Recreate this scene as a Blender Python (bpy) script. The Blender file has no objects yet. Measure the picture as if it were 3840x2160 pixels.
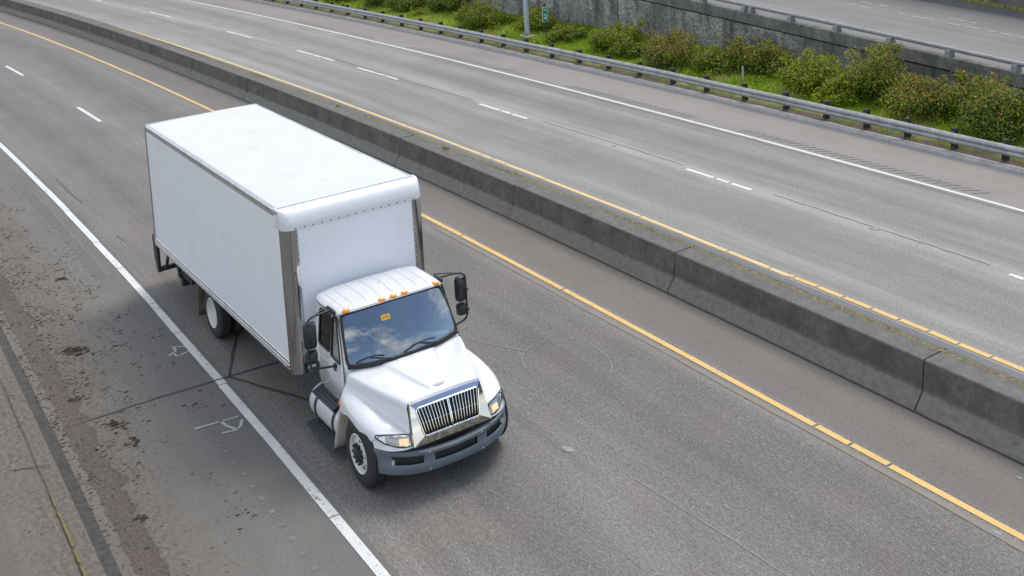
import bpy, bmesh, math, random
from mathutils import Vector, Matrix, noise as mnoise

random.seed(7)
S = bpy.context.scene
COL = S.collection
PI = math.pi

# ------------------------------------------------------------------ geometry of the place
# x runs along the motorway (towards the viewer), o is the sideways offset from the lorry's axle line,
# the whole road bends gently: y = o + bend(x)
def bend(x):
    xx = max(-120.0, min(20.0, x))
    y = -0.019513*xx - 0.00076652*xx*xx + 0.0000016432*xx**3
    if x < -120: y += (x+120)*0.23
    if x > 20: y += (x-20)*(-0.048)
    return y
def P(x, o, z=0.0): return Vector((x, o+bend(x), z))
def lerp(a, b, t): return a+(b-a)*t
def interp(x, xs, ys):
    if x <= xs[0]: return ys[0]
    for i in range(len(xs)-1):
        if x <= xs[i+1]: return lerp(ys[i], ys[i+1], (x-xs[i])/(xs[i+1]-xs[i]))
    return ys[-1]
def frange(a, b, n): return [a+(b-a)*i/n for i in range(n+1)]

# ------------------------------------------------------------------ materials
class NT:
    def __init__(s, m):
        s.m = m; s.t = m.node_tree; s.n = s.t.nodes; s.l = s.t.links
    def new(s, ty, **kw):
        n = s.n.new(ty)
        for k, v in kw.items(): setattr(n, k, v)
        return n
    def put(s, sock, v):
        if hasattr(v, 'links'): s.l.new(v, sock)
        elif v is not None:
            if isinstance(v, (tuple, list)) and len(v) == 3 and len(sock.default_value) == 4: v = (*v, 1)
            sock.default_value = v
    def uv(s): return s.new('ShaderNodeTexCoord').outputs['UV']
    def obj(s): return s.new('ShaderNodeTexCoord').outputs['Object']
    def pos(s): return s.new('ShaderNodeNewGeometry').outputs['Position']
    def island(s): return s.new('ShaderNodeNewGeometry').outputs['Random Per Island']
    def scale(s, v, sc):
        n = s.new('ShaderNodeMapping'); s.put(n.inputs['Vector'], v); n.inputs['Scale'].default_value = sc; return n.outputs[0]
    def noise(s, v, scale, detail=3, rough=.55, dist=0):
        n = s.new('ShaderNodeTexNoise'); s.put(n.inputs['Vector'], v)
        n.inputs['Scale'].default_value = scale; n.inputs['Detail'].default_value = detail
        n.inputs['Roughness'].default_value = rough; n.inputs['Distortion'].default_value = dist
        return n.outputs['Fac']
    def ramp(s, f, stops):
        n = s.new('ShaderNodeValToRGB'); s.put(n.inputs[0], f); e = n.color_ramp.elements
        while len(e) < len(stops): e.new(0.5)
        for el, (p, c) in zip(e, stops):
            el.position = p
            if isinstance(c, (int, float)): c = (c, c, c)
            el.color = (*c, 1)
        return n.outputs[0]
    def mix(s, f, a, b, mode='MIX'):
        n = s.new('ShaderNodeMix', data_type='RGBA', blend_type=mode)
        s.put(n.inputs[0], f); s.put(n.inputs[6], a); s.put(n.inputs[7], b); return n.outputs[2]
    def math(s, op, a, b=None):
        n = s.new('ShaderNodeMath', operation=op); s.put(n.inputs[0], a); s.put(n.inputs[1], b); return n.outputs[0]
    def sep(s, v):
        n = s.new('ShaderNodeSeparateXYZ'); s.put(n.inputs[0], v); return n.outputs
    def bump(s, h, strength=.3, dist=.02):
        n = s.new('ShaderNodeBump'); n.inputs['Strength'].default_value = strength; n.inputs['Distance'].default_value = dist
        s.put(n.inputs['Height'], h); return n.outputs[0]
    def bsdf(s): return s.n['Principled BSDF']

def M(name):
    m = bpy.data.materials.new(name); m.use_nodes = True; return m, NT(m)

def plain(name, col, rough=.5, metal=0, var=.06, nscale=6, coat=0, bump=0, spec=.5, dirt=None):
    m, t = M(name); b = t.bsdf(); o = t.obj()
    f = t.noise(o, nscale, 4)
    c = t.ramp(f, [(.3, tuple(max(0, x*(1-var)) for x in col)), (.7, tuple(min(1, x*(1+var)) for x in col))])
    if dirt:
        d = t.ramp(t.noise(o, 2.3, 6, .65), [(.52, 0.0), (.75, dirt[1])])
        c = t.mix(d, c, dirt[0])
    t.put(b.inputs['Base Color'], c)
    r = t.math('MULTIPLY_ADD', t.noise(o, nscale*1.7, 3), .16); r.node.inputs[2].default_value = max(0, rough-.08)
    t.put(b.inputs['Roughness'], r)
    b.inputs['Metallic'].default_value = metal
    b.inputs['Coat Weight'].default_value = coat; b.inputs['Coat Roughness'].default_value = .06
    b.inputs['Specular IOR Level'].default_value = spec
    if bump: t.put(b.inputs['Normal'], t.bump(t.noise(o, nscale*5, 4), bump, .01))
    return m

def asphalt(name, base, tint=(1, 1, 1), grain=.55, streak=.2, specks=.6, lane0=None, lanew=3.5, red=0.0, mud=None, rough=.85, cracks=0.0):
    m, t = M(name); b = t.bsdf(); uv = t.uv()
    g1 = t.noise(uv, 38, 3, .7); g2 = t.noise(t.scale(uv, (11, 22, 1)), 1, 3, .65)
    st = t.noise(t.scale(uv, (.035, 1.25, 1)), 1, 4, .6); st2 = t.noise(t.scale(uv, (.35, 3.2, 1)), 1, 3, .6)
    pt = t.noise(uv, .45, 4, .6)
    v = t.ramp(g1, [(.25, 1-grain), (.5, 1.0), (.75, 1+grain)]) if False else None
    k = t.math('MULTIPLY_ADD', t.math('SUBTRACT', g1, .5), grain*2.2); k.node.inputs[2].default_value = 1
    k2 = t.math('MULTIPLY_ADD', t.math('SUBTRACT', g2, .5), grain*1.1); k2.node.inputs[2].default_value = 1
    k3 = t.math('MULTIPLY_ADD', t.math('SUBTRACT', st, .5), streak*3.0); k3.node.inputs[2].default_value = 1
    k4 = t.math('MULTIPLY_ADD', t.math('SUBTRACT', st2, .5), streak*.9); k4.node.inputs[2].default_value = 1
    k5 = t.math('MULTIPLY_ADD', t.math('SUBTRACT', pt, .5), .35); k5.node.inputs[2].default_value = 1
    tot = t.math('MULTIPLY', t.math('MULTIPLY', k, k2), t.math('MULTIPLY', k3, t.math('MULTIPLY', k4, k5)))
    if lane0 is not None:
        vv = t.sep(uv)[1]
        ph = t.math('MULTIPLY', t.math('SUBTRACT', vv, lane0), 2*PI/lanew)
        c1 = t.math('COSINE', ph)                    # dark oily band in the middle of each lane
        kk = t.math('MULTIPLY_ADD', t.math('MULTIPLY', c1, st), -.22); kk.node.inputs[2].default_value = 1.0
        tot = t.math('MULTIPLY', tot, kk)
    n = t.new('ShaderNodeMix', data_type='RGBA', blend_type='MULTIPLY'); n.inputs[0].default_value = 1
    n.inputs[6].default_value = (base*tint[0], base*tint[1], base*tint[2], 1); t.l.new(tot, n.inputs[7]); c = n.outputs[2]
    if red:
        c = t.mix(t.ramp(t.noise(uv, .8, 3), [(.45, 0.0), (.7, red)]), c, (.19, .148, .125))
    if specks:
        vo = t.new('ShaderNodeTexVoronoi'); t.put(vo.inputs['Vector'], uv); vo.inputs['Scale'].default_value = 15
        f = t.ramp(vo.outputs['Distance'], [(.10, specks), (.20, 0.0)])
        f2 = t.ramp(t.noise(uv, 11, 2), [(.46, 0.0), (.62, 1.0)])
        c = t.mix(t.math('MULTIPLY', f, f2), c, (.44, .43, .41))
    if cracks:
        vo = t.new('ShaderNodeTexVoronoi', feature='DISTANCE_TO_EDGE'); t.put(vo.inputs['Vector'], t.scale(uv, (.11, .35, 1))); vo.inputs['Scale'].default_value = 1
        c = t.mix(t.ramp(vo.outputs['Distance'], [(.004, cracks), (.008, 0.0)]), c, (.05, .048, .045))
    if mud:   # dried mud washed along the kerb line at offset mud[0], thinning out to mud[1]
        vv = t.sep(uv)[1]; 
        mr = t.new('ShaderNodeMapRange'); t.put(mr.inputs[0], vv); mr.inputs[1].default_value = mud[0]; mr.inputs[2].default_value = mud[1]
        mr.inputs[3].default_value = .27; mr.inputs[4].default_value = -.17
        s1 = t.math('ADD', t.math('ADD', t.math('MULTIPLY', t.noise(t.scale(uv, (.8, 1.3, 1)), 1, 5, .7), .55), t.math('MULTIPLY', t.noise(t.scale(uv, (4, 9, 1)), 1, 6, .75), .45)), mr.outputs[0])
        ur = t.new('ShaderNodeMapRange'); t.put(ur.inputs[0], t.sep(uv)[0]); ur.inputs[1].default_value = -4; ur.inputs[2].default_value = -11; ur.inputs[3].default_value = 0; ur.inputs[4].default_value = .13
        s1 = t.math('ADD', s1, ur.outputs[0])
        f = t.ramp(s1, [(.46, 0.0), (.66, .85)])
        mc = t.ramp(t.noise(t.scale(uv, (9, 14, 1)), 1, 6, .75), [(.3, (.056, .046, .037)), (.5, (.122, .104, .086)), (.72, (.21, .184, .156))])
        c = t.mix(f, c, mc)
    t.put(b.inputs['Base Color'], c); b.inputs['Roughness'].default_value = rough
    b.inputs['Specular IOR Level'].default_value = .3
    t.put(b.inputs['Normal'], t.bump(g1, .5, .01))
    return m

def concrete(name, base, dark, stain=.5, scale=1.0, vert=True, low=None):
    m, t = M(name); b = t.bsdf(); o = t.pos()
    n1 = t.noise(o, 1.3*scale, 6, .68); n2 = t.noise(o, 9*scale, 6, .75); n3 = t.noise(t.scale(o, (1.6, 1.6, .22)), 2.0*scale, 5, .65)
    c = t.ramp(n2, [(.28, tuple(x*.62 for x in base)), (.52, base), (.75, tuple(x*1.35 for x in base))])
    f = t.ramp(n1, [(.38, stain), (.62, 0.0)])
    c = t.mix(f, c, dark)
    if vert:
        c = t.mix(t.ramp(n3, [(.40, stain*.45), (.60, 0.0)]), c, tuple(x*.8 for x in dark))
    if low:   # the foot of the barrier is paler (a band below low[0] with a ragged edge)
        z = t.sep(o)[2]
        e = t.math('ADD', z, t.math('MULTIPLY', t.math('SUBTRACT', n1, .5), .25))
        f = t.ramp(e, [(low[0]-.04, 1.0), (low[0]+.05, 0.0)])
        c = t.mix(t.math('MULTIPLY', f, .75), c, t.ramp(n2, [(.3, tuple(x*.6 for x in low[1])), (.6, low[1])]))
    t.put(b.inputs['Base Color'], c); b.inputs['Roughness'].default_value = .9; b.inputs['Specular IOR Level'].default_value = .25
    t.put(b.inputs['Normal'], t.bump(t.math('ADD', n2, n1), .55, .02))
    return m

def rockwall(name):     # rough broken-face concrete, pale grey with black pits and mossy stains
    m, t = M(name); b = t.bsdf(); o = t.pos()
    n1 = t.noise(t.scale(o, (1, 1, 1.5)), 6.5, 6, .72, .4); n2 = t.noise(o, .55, 5, .65); n3 = t.noise(t.scale(o, (1.2, 1.2, .2)), 1.6, 5, .6)
    c = t.ramp(n1, [(.35, (.03, .029, .027)), (.43, (.20, .193, .18)), (.55, (.33, .32, .30)), (.68, (.50, .49, .46))])
    smooth = t.ramp(n1, [(.3, (.085, .083, .08)), (.6, (.17, .165, .155)), (.75, (.25, .245, .23))])
    f = t.ramp(t.math('ADD', n2, t.math('MULTIPLY', t.sep(o)[0], -.012)), [(.60, 1.0), (.78, 0.0)])   # smoother, darker towards the near end
    c = t.mix(f, c, smooth)
    c = t.mix(t.ramp(n3, [(.36, .85), (.55, 0.0)]), c, (.055, .054, .055))
    c = t.mix(t.ramp(t.noise(o, .8, 4), [(.66, 0.0), (.74, .6)]), c, (.07, .062, .03))
    t.put(b.inputs['Base Color'], c); b.inputs['Roughness'].default_value = .95
    t.put(b.inputs['Normal'], t.bump(n1, .7, .04))
    return m

def paint_line(name, col, wear=.35):
    m, t = M(name); b = t.bsdf(); uv = t.uv()
    n = t.noise(uv, 14, 5, .7); n2 = t.noise(t.scale(uv, (.7, 8, 1)), 1, 4, .6)
    c = t.ramp(t.noise(uv, 3, 4), [(.3, tuple(x*.86 for x in col)), (.7, col)])
    f = t.ramp(t.math('ADD', t.math('MULTIPLY', n, .6), t.math('MULTIPLY', n2, .4)), [(.36, min(1, wear*2.6)), (.45, 0.0)])
    c = t.mix(f, c, (.14, .135, .13))
    c = t.mix(t.ramp(t.noise(uv, 45, 3, .7), [(.36, wear), (.44, 0.0)]), c, (.2, .195, .19))
    t.put(b.inputs['Base Color'], c); b.inputs['Roughness'].default_value = .6
    return m

def leafmat(name, cols, rough=.5):
    m, t = M(name); b = t.bsdf(); r = t.island()
    n = len(cols)
    c = t.ramp(r, [(i/(n-1), cl) for i, cl in enumerate(cols)])
    t.put(b.inputs['Base Color'], c); b.inputs['Roughness'].default_value = rough
    b.inputs['Specular IOR Level'].default_value = .18
    tr = t.new('ShaderNodeBsdfTranslucent'); t.put(tr.inputs[0], c)
    mx = t.new('ShaderNodeMixShader'); mx.inputs[0].default_value = .3
    t.l.new(b.outputs[0], mx.inputs[1]); t.l.new(tr.outputs[0], mx.inputs[2])
    t.l.new(mx.outputs[0], t.n['Material Output'].inputs[0])
    return m

def glassmat(name, tint, ior=1.9):
    m, t = M(name); t.n.remove(t.bsdf())
    a = t.new('ShaderNodeBsdfTransparent'); a.inputs[0].default_value = (*tint, 1)
    g = t.new('ShaderNodeBsdfGlossy'); g.inputs['Roughness'].default_value = .015; g.inputs[0].default_value = (.93, .97, 1, 1)
    fr = t.new('ShaderNodeFresnel'); fr.inputs[0].default_value = ior
    nz = t.noise(t.obj(), 1.2, 2); t.put(fr.inputs['Normal'], t.bump(nz, .05, .05))
    mx = t.new('ShaderNodeMixShader'); t.l.new(fr.outputs[0], mx.inputs[0]); t.l.new(a.outputs[0], mx.inputs[1]); t.l.new(g.outputs[0], mx.inputs[2])
    t.l.new(mx.outputs[0], t.n['Material Output'].inputs[0])
    return m

# ------------------------------------------------------------------ mesh builder
class MB:
    def __init__(s): s.v = []; s.f = []; s.mi = []; s.uv = {}
    def vert(s, p): s.v.append(tuple(p)); return len(s.v)-1
    def face(s, ids, mi=0): s.f.append(tuple(ids)); s.mi.append(mi)
    def grid(s, rows, mi=0, skip=None, closed=False):
        ids = [[s.vert(p) for p in r] for r in rows]
        for i in range(len(rows)-1):
            n = len(rows[i])
            for j in range(n if closed else n-1):
                if skip and skip(i, j): continue
                k = (j+1) % n
                s.face((ids[i][j], ids[i][k], ids[i+1][k], ids[i+1][j]), mi)
        return ids
    def box(s, c, d, mi=0, rot=None):
        c = Vector(c); h = Vector(d)/2; ids = []
        for sz in (-1, 1):
            for sy, sx in ((-1, -1), (-1, 1), (1, 1), (1, -1)):
                p = Vector((sx*h.x, sy*h.y, sz*h.z))
                if rot is not None: p = rot @ p
                ids.append(s.vert(c+p))
        a = ids
        for q in ((3, 2, 1, 0), (4, 5, 6, 7), (0, 1, 5, 4), (1, 2, 6, 5), (2, 3, 7, 6), (3, 0, 4, 7)): s.face([a[i] for i in q], mi)
    def prism(s, poly, vec, mi=0, caps=True):
        vec = Vector(vec); a = [s.vert(p) for p in poly]; b = [s.vert(Vector(p)+vec) for p in poly]; n = len(a)
        for i in range(n): s.face((a[i], a[(i+1) % n], b[(i+1) % n], b[i]), mi)
        if caps: s.face(a[::-1], mi); s.face(b, mi)
    def tube(s, pts, r, n=8, mi=0, closed=False, caps=True):
        pts = [Vector(p) for p in pts]; rings = []; N = len(pts); up = None
        for i, p in enumerate(pts):
            if closed: d = pts[(i+1) % N]-pts[i-1]
            else: d = pts[min(i+1, N-1)]-pts[max(i-1, 0)]
            d.normalize()
            if up is None:
                up = Vector((0, 0, 1)) if abs(d.z) < .9 else Vector((1, 0, 0))
            a = d.cross(up)
            if a.length < 1e-5: a = d.orthogonal()
            a.normalize(); b = a.cross(d).normalized(); up = b
            rr = r[i] if isinstance(r, (list, tuple)) else r
            rings.append([p+a*math.cos(2*PI*k/n)*rr+b*math.sin(2*PI*k/n)*rr for k in range(n)])
        if closed: rings.append(rings[0])
        ids = s.grid(rings, mi, closed=True)
        if caps and not closed: s.face(ids[0], mi); s.face(ids[-1][::-1], mi)
    def lathe(s, prof, c, axis='y', n=40, mi=0, skip=None):   # prof: (along axis, radius)
        rings = []
        for a, r in prof:
            rg = []
            for k in range(n):
                t = 2*PI*k/n; u, w = math.cos(t)*r, math.sin(t)*r
                rg.append({'y': (c[0]+u, c[1]+a, c[2]+w), 'x': (c[0]+a, c[1]+u, c[2]+w), 'z': (c[0]+u, c[1]+w, c[2]+a)}[axis])
            rings.append(rg)
        s.grid(rings, mi, skip, closed=True)
    def build(s, name, mats, parent=None, smooth=None, bevel=0, solid=0, offset=-1, subsurf=0, fix=True, loc=None):
        me = bpy.data.meshes.new(name); me.from_pydata(s.v, [], s.f)
        if not isinstance(mats, (list, tuple)): mats = [mats]
        for m in mats: me.materials.append(m)
        me.polygons.foreach_set('material_index', s.mi)
        if fix:
            bm = bmesh.new(); bm.from_mesh(me)
            bmesh.ops.remove_doubles(bm, verts=bm.verts, dist=2e-5)
            bmesh.ops.recalc_face_normals(bm, faces=bm.faces); bm.to_mesh(me); bm.free()
        if smooth is not None:
            me.polygons.foreach_set('use_smooth', [True]*len(me.polygons))
            if smooth < 180: me.set_sharp_from_angle(angle=math.radians(smooth))
        me.update()
        o = bpy.data.objects.new(name, me); COL.objects.link(o)
        if parent: o.parent = parent
        if loc is not None: o.location = loc
        if subsurf:
            d = o.modifiers.new('s', 'SUBSURF'); d.levels = d.render_levels = subsurf
        if solid:
            d = o.modifiers.new('t', 'SOLIDIFY'); d.thickness = solid; d.offset = offset
        if bevel:
            d = o.modifiers.new('b', 'BEVEL'); d.width = bevel; d.segments = 2; d.limit_method = 'ANGLE'; d.angle_limit = math.radians(35)
            d.harden_normals = False
        return o

def tag(o, label=None, cat=None, group=None, kind=None):
    if label: o['label'] = label
    if cat: o['category'] = cat
    if group: o['group'] = group
    if kind: o['kind'] = kind
    return o
def thing(name, loc, label, cat, group=None, rotz=0):
    o = bpy.data.objects.new(name, None); COL.objects.link(o); o.location = loc; o.rotation_euler = (0, 0, rotz)
    o.empty_display_size = .1
    return tag(o, label, cat, group)
def copy_tree(o, parent=None):
    c = o.copy(); COL.objects.link(c); c.parent = parent
    for ch in list(o.children): copy_tree(ch, c)
    return c

def strip(name, mat, o0, o1, x0, x1, z0, z1=None, n=None, no=1, kind='structure', zf=None, label=None, cat=None):
    """a sheet that follows the road's bend, with metric UVs (u along, v across)"""
    if z1 is None: z1 = z0
    n = n or max(2, int(abs(x1-x0)/2.0))
    xs = frange(x0, x1, n); os_ = frange(o0, o1, no)
    me = bpy.data.meshes.new(name); vs = []; uvs = []
    for x in xs:
        for j, o in enumerate(os_):
            z = zf(x, o) if zf else lerp(z0, z1, j/no)
            vs.append(P(x, o, z)); uvs.append((x, o))
    fs = []; w = no+1
    for i in range(n):
        for j in range(no): fs.append((i*w+j, (i+1)*w+j, (i+1)*w+j+1, i*w+j+1))
    me.from_pydata(vs, [], fs); ul = me.uv_layers.new(name='UVMap')
    for lp in me.loops: ul.data[lp.index].uv = uvs[lp.vertex_index]
    me.materials.append(mat)
    me.polygons.foreach_set('use_smooth', [True]*len(fs)); me.update()
    o = bpy.data.objects.new(name, me); COL.objects.link(o)
    return tag(o, label, cat, None, kind)

def mark(name, mat, quads, z=.008):
    """flat painted quads on the road, each four (x,o) corners; real UVs in metres"""
    me = bpy.data.meshes.new(name); vs = []; fs = []; uvs = []
    for q in quads:
        b = len(vs)
        for x, o in q: vs.append(P(x, o, z)); uvs.append((x, o))
        fs.append(tuple(range(b, b+len(q))))
    me.from_pydata(vs, [], fs); ul = me.uv_layers.new(name='UVMap')
    for lp in me.loops: ul.data[lp.index].uv = uvs[lp.vertex_index]
    me.materials.append(mat); me.update()
    bm = bmesh.new(); bm.from_mesh(me)
    for f in bm.faces:
        if f.normal.z < 0: f.normal_flip()
    bm.to_mesh(me); bm.free()
    o = bpy.data.objects.new(name, me); COL.objects.link(o)
    return tag(o, kind='structure')

def stroke(pts, w, jit=0.0):
    """quads of a hand-drawn stroke through (x,o) points"""
    qs = []
    fine = []
    for i in range(len(pts)-1):
        n = max(1, int(math.dist(pts[i], pts[i+1])/.25))
        for k in range(n): 
            t = k/n; fine.append((lerp(pts[i][0], pts[i+1][0], t)+random.uniform(-jit, jit), lerp(pts[i][1], pts[i+1][1], t)+random.uniform(-jit, jit)))
    fine.append(pts[-1])
    L = []; R = []
    for i, p in enumerate(fine):
        a = fine[max(i-1, 0)]; b = fine[min(i+1, len(fine)-1)]
        d = Vector((b[0]-a[0], b[1]-a[1])); d.normalize(); nn = (-d.y, d.x); ww = w/2*random.uniform(.8, 1.15)
        L.append((p[0]+nn[0]*ww, p[1]+nn[1]*ww)); R.append((p[0]-nn[0]*ww, p[1]-nn[1]*ww))
    for i in range(len(fine)-1): qs.append((L[i], L[i+1], R[i+1], R[i]))
    return qs

# ================================================================== camera
cam = bpy.data.cameras.new('camera'); co = bpy.data.objects.new('camera', cam); COL.objects.link(co); S.camera = co
F, CX, CY = 2903.812, 1382.566, -173.843
yaw, pitch, roll = -0.5932157, 0.0878591, -0.0609937
fw = Vector((-math.cos(yaw)*math.cos(pitch), -math.sin(yaw)*math.cos(pitch), -math.sin(pitch)))
rt = Vector((-math.sin(yaw), math.cos(yaw), 0)); up = rt.cross(fw)
r2 = rt*math.cos(roll)+up*math.sin(roll); u2 = up*math.cos(roll)-rt*math.sin(roll)
mt = Matrix((r2, u2, -fw)).transposed().to_4x4(); mt.translation = Vector((15.150683, -7.582031, 9.533765)); co.matrix_world = mt
cam.sensor_width = 36; cam.sensor_fit = 'HORIZONTAL'; cam.lens = F/2576*36
cam.shift_x = (1288-CX)/2576; cam.shift_y = -(724.5-CY)/2576
cam.clip_start = .1; cam.clip_end = 2000

# ================================================================== light and sky
W = bpy.data.worlds.new('World'); S.world = W; W.use_nodes = True
wt = W.node_tree; bg = wt.nodes['Background']
sky = wt.nodes.new('ShaderNodeTexSky'); sky.sky_type = 'NISHITA'; sky.sun_disc = False
SUN = Vector((-.22, .47, .86)).normalized()
sky.sun_elevation = math.asin(SUN.z); sky.sun_rotation = math.atan2(SUN.x, SUN.y)
sky.air_density = 1.0; sky.dust_density = 1.0; sky.altitude = 20
class WN(NT):
    def __init__(s, t): s.t = t; s.n = t.nodes; s.l = t.links
w = WN(wt)
gen = w.new('ShaderNodeTexCoord').outputs['Generated']
cl = w.noise(w.scale(gen, (1, 1, 2.2)), 2.1, 7, .6, .3)
cf = w.ramp(cl, [(.45, 0.0), (.60, 1.0)])
cc = w.ramp(w.noise(gen, 5, 4), [(.3, (6.2, 6.4, 6.9)), (.7, (9.5, 9.6, 9.8))])
for e, cval in zip(cc.node.color_ramp.elements, ((5.8, 5.7, 5.5, 1), (9.4, 9.0, 8.3, 1))): e.color = cval
hole = w.new('ShaderNodeVectorMath', operation='DOT_PRODUCT'); w.put(hole.inputs[0], gen)
fwd_ = (Vector((-.98, 0, 1.87))-Vector((15.150683, -7.582031, 9.533765))).normalized(); nn_ = Vector((.74, 0, .43)).normalized()
hole.inputs[1].default_value = fwd_-2*fwd_.dot(nn_)*nn_                       # blue gap added to the unseen clouds where the windscreen mirrors the sky
hm = w.ramp(w.math('ADD', hole.outputs['Value'], w.math('MULTIPLY', w.math('SUBTRACT', w.noise(gen, 5.2, 6, .6), .5), .34)), [(.925, 1.0), (.985, 0.0)])
mixc = w.mix(w.math('MULTIPLY', w.math('MULTIPLY', cf, hm), .88), sky.outputs[0], cc)
wt.links.new(mixc, bg.inputs[0]); bg.inputs[1].default_value = .15
sl = bpy.data.lights.new('sun', 'SUN'); sl.energy = 1.45; sl.angle = math.radians(24); sl.color = (1, .945, .85)
so = bpy.data.objects.new('sun', sl); COL.objects.link(so); so.rotation_euler = SUN.to_track_quat('Z', 'Y').to_euler(); so.location = SUN*60
S.view_settings.view_transform = 'Standard'; S.view_settings.look = 'None'; S.view_settings.exposure = .66; S.view_settings.gamma = 1
S.view_settings.use_curve_mapping = False

# ================================================================== ground, roads
XA, XB = -150, 60
m_ground = plain('earth', (.16, .14, .11), .95, nscale=.5, var=.3)
g = MB(); g.grid([[(-600, -500, -.35), (-600, 500, -.35)], [(300, -500, -.35), (300, 500, -.35)]])
tag(g.build('ground', m_ground, fix=False), kind='structure')
m_near = asphalt('worn asphalt near', .148, (1.06, 1.0, .905), grain=1.2, streak=.30, specks=.8, lane0=0.0, lanew=3.5, red=.22)
m_inner = asphalt('smooth asphalt inner shoulder', .148, (1.08, .995, .89), grain=.6, streak=.13, specks=.15)
m_sh = asphalt('muddy shoulder', .135, (1.06, 1.0, .89), grain=.35, streak=.12, specks=.25, mud=(-4.55, -2.6))
m_apron = asphalt('concrete apron', .125, (1.09, 1.0, .86), grain=.45, streak=.25, specks=.15, mud=(-4.8, -6.5))
m_gut = plain('wet gutter silt', (.040, .036, .032), .8, nscale=9, var=.45)
m_far = asphalt('worn asphalt far', .222, (1.045, 1.0, .92), grain=.8, streak=.36, specks=.7, lane0=10.85, lanew=3.4)
m_fsh = asphalt('far shoulder asphalt', .215, (1.08, 1.0, .895), grain=.25, streak=.14, specks=.1)
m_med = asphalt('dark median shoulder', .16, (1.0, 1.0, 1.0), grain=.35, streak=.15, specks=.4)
m_up = asphalt('upper ramp asphalt', .19, (1.03, 1.0, .94), grain=.2, streak=.22, specks=0)

strip('road', m_near, -1.62, 5.36, XA, XB, 0)
strip('shoulder', m_sh, -4.40, -1.62, XA, XB, 0)
strip('shoulder', m_inner, 5.36, 6.75, XA, XB, 0)
m_tan = asphalt('pale washed silt', .118, (1.12, 1.0, .86), grain=.4, streak=.25, specks=0)
m_mudb = asphalt('brown mud band', .070, (1.25, 1.0, .83), grain=1.3, streak=.4, specks=0)
strip('gutter', m_gut, -4.76, -4.58, XA, XB, .035, .004)
strip('gutter', m_tan, -4.58, -4.40, XA, XB, .004, .002)
def ragged(name, mat, o0, o1, amp, z, x0=-40, x1=12):
    q = []; xs = frange(x0, x1, 420)
    e = [o1+amp*(mnoise.noise(Vector((x*.9, 2, 5)))+.6*mnoise.noise(Vector((x*3.3, 4, 1)))+.35*mnoise.noise(Vector((x*9, 7, 1)))) for x in xs]
    f = [o0+.35*amp*(mnoise.noise(Vector((x*1.7, 9, 3)))+.5*mnoise.noise(Vector((x*6, 3, 9)))) for x in xs]
    for i in range(len(xs)-1): q.append(((xs[i], f[i]), (xs[i+1], f[i+1]), (xs[i+1], max(f[i+1]+.01, e[i+1])), (xs[i], max(f[i]+.01, e[i]))))
    return mark(name, mat, q, z)
ragged('mud_band', m_mudb, -4.42, -4.05, .20, .006)

strip('pavement', m_apron, -4.76, -40, XA, XB, .035, 2.2, no=6)
strip('shoulder', m_med, 7.7, 9.02, XA, XB, 0)
strip('road', m_far, 9.02, 16.0, XA, XB, 0)
strip('gutter', m_med, 17.98, 18.23, XA, XB, 0)  # darker asphalt strip, paints in the shadow edge along the far kerb
strip('shoulder', m_fsh, 16.0, 17.98, XA, XB, 0)

# ------------------------------------------------ painted markings
m_white = paint_line('white road paint', (.64, .64, .62), .38)
m_yel = paint_line('yellow road paint', (.68, .43, .13), .24)
m_yel2 = paint_line('pale yellow road paint', (.68, .49, .21), .22)
m_ghost = paint_line('old worn yellow paint', (.195, .168, .122), .6)
m_tar = plain('crack sealing tar', (.042, .040, .039), .6, nscale=20, var=.4)
m_joint = plain('dirt filled joint', (.045, .040, .034), .95, nscale=20, var=.4)
m_seam = plain('dark pavement seam', (.155, .15, .142), .9, nscale=20, var=.4)
m_spray = paint_line('faded spray paint', (.40, .39, .38), .5)
m_scratch = paint_line('pale scrape on asphalt', (.205, .20, .19), .6)
def line_run(name, mat, o, w, x0, x1, gaps=(), gap=.07, step=2.0, wob=.012):
    cuts = sorted([x0, x1]+[g_ for g_ in gaps if x0 < g_ < x1]); qs = []
    for a, b in zip(cuts[:-1], cuts[1:]):
        a2 = a+(gap/2 if a != x0 else 0); b2 = b-(gap/2 if b != x1 else 0); n = max(1, int((b2-a2)/step)); xs = frange(a2, b2, n)
        es = [random.uniform(-wob, wob) for _ in xs]
        for i in range(n):
            qs.append(((xs[i], o-w/2+es[i]), (xs[i+1], o-w/2+es[i+1]), (xs[i+1], o+w/2+es[i+1]), (xs[i], o+w/2+es[i])))
    return mark(name, mat, qs)
line_run('edge_line', m_white, -1.785, .15, XA, 40, gaps=[-17.9, -14.6, -12.3, -9.6, -7.7, -4.9, .2, 2.6, -20.4, -24, -27.5], gap=.022)
line_run('edge_line', m_yel, 5.205, .115, XA, 40, gaps=[-8.54, -4.22, 2.88, 3.59, 4.33, -28.2, -32, -16, -36], gap=.05)
line_run('edge_line', m_ghost, 5.01, .11, -9.2, 40, wob=.02)
fy = [-22.75, -19.5, -18.86, -18.12, -15.51, -14.18, -13.49, -12.8, -10.81, -3.46, -2.14, -1.45, -.8, -.11, .6, 1.26, 1.93, 2.59, 3.27, -6.6]
line_run('edge_line', m_yel2, 9.13, .12, XA, -1.6, gaps=fy, gap=.045)
line_run('edge_line', m_yel, 9.155, .12, -1.6, 40, gaps=fy+[4.4, 5.6], gap=.05)
line_run('edge_line', m_white, 15.87, .12, XA, 40)
nd = [(-56.2, -52.8), (-43.79, -40.46), (-31.44, -28.2)]
mark('lane_marking', m_white, [((a, 1.62), (b, 1.62), (b, 1.75), (a, 1.75)) for a, b in nd]+[((a, 1.62), (a+3.2, 1.62), (a+3.2, 1.75), (a, 1.75)) for a in (-68.5, -81, -93)])
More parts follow.
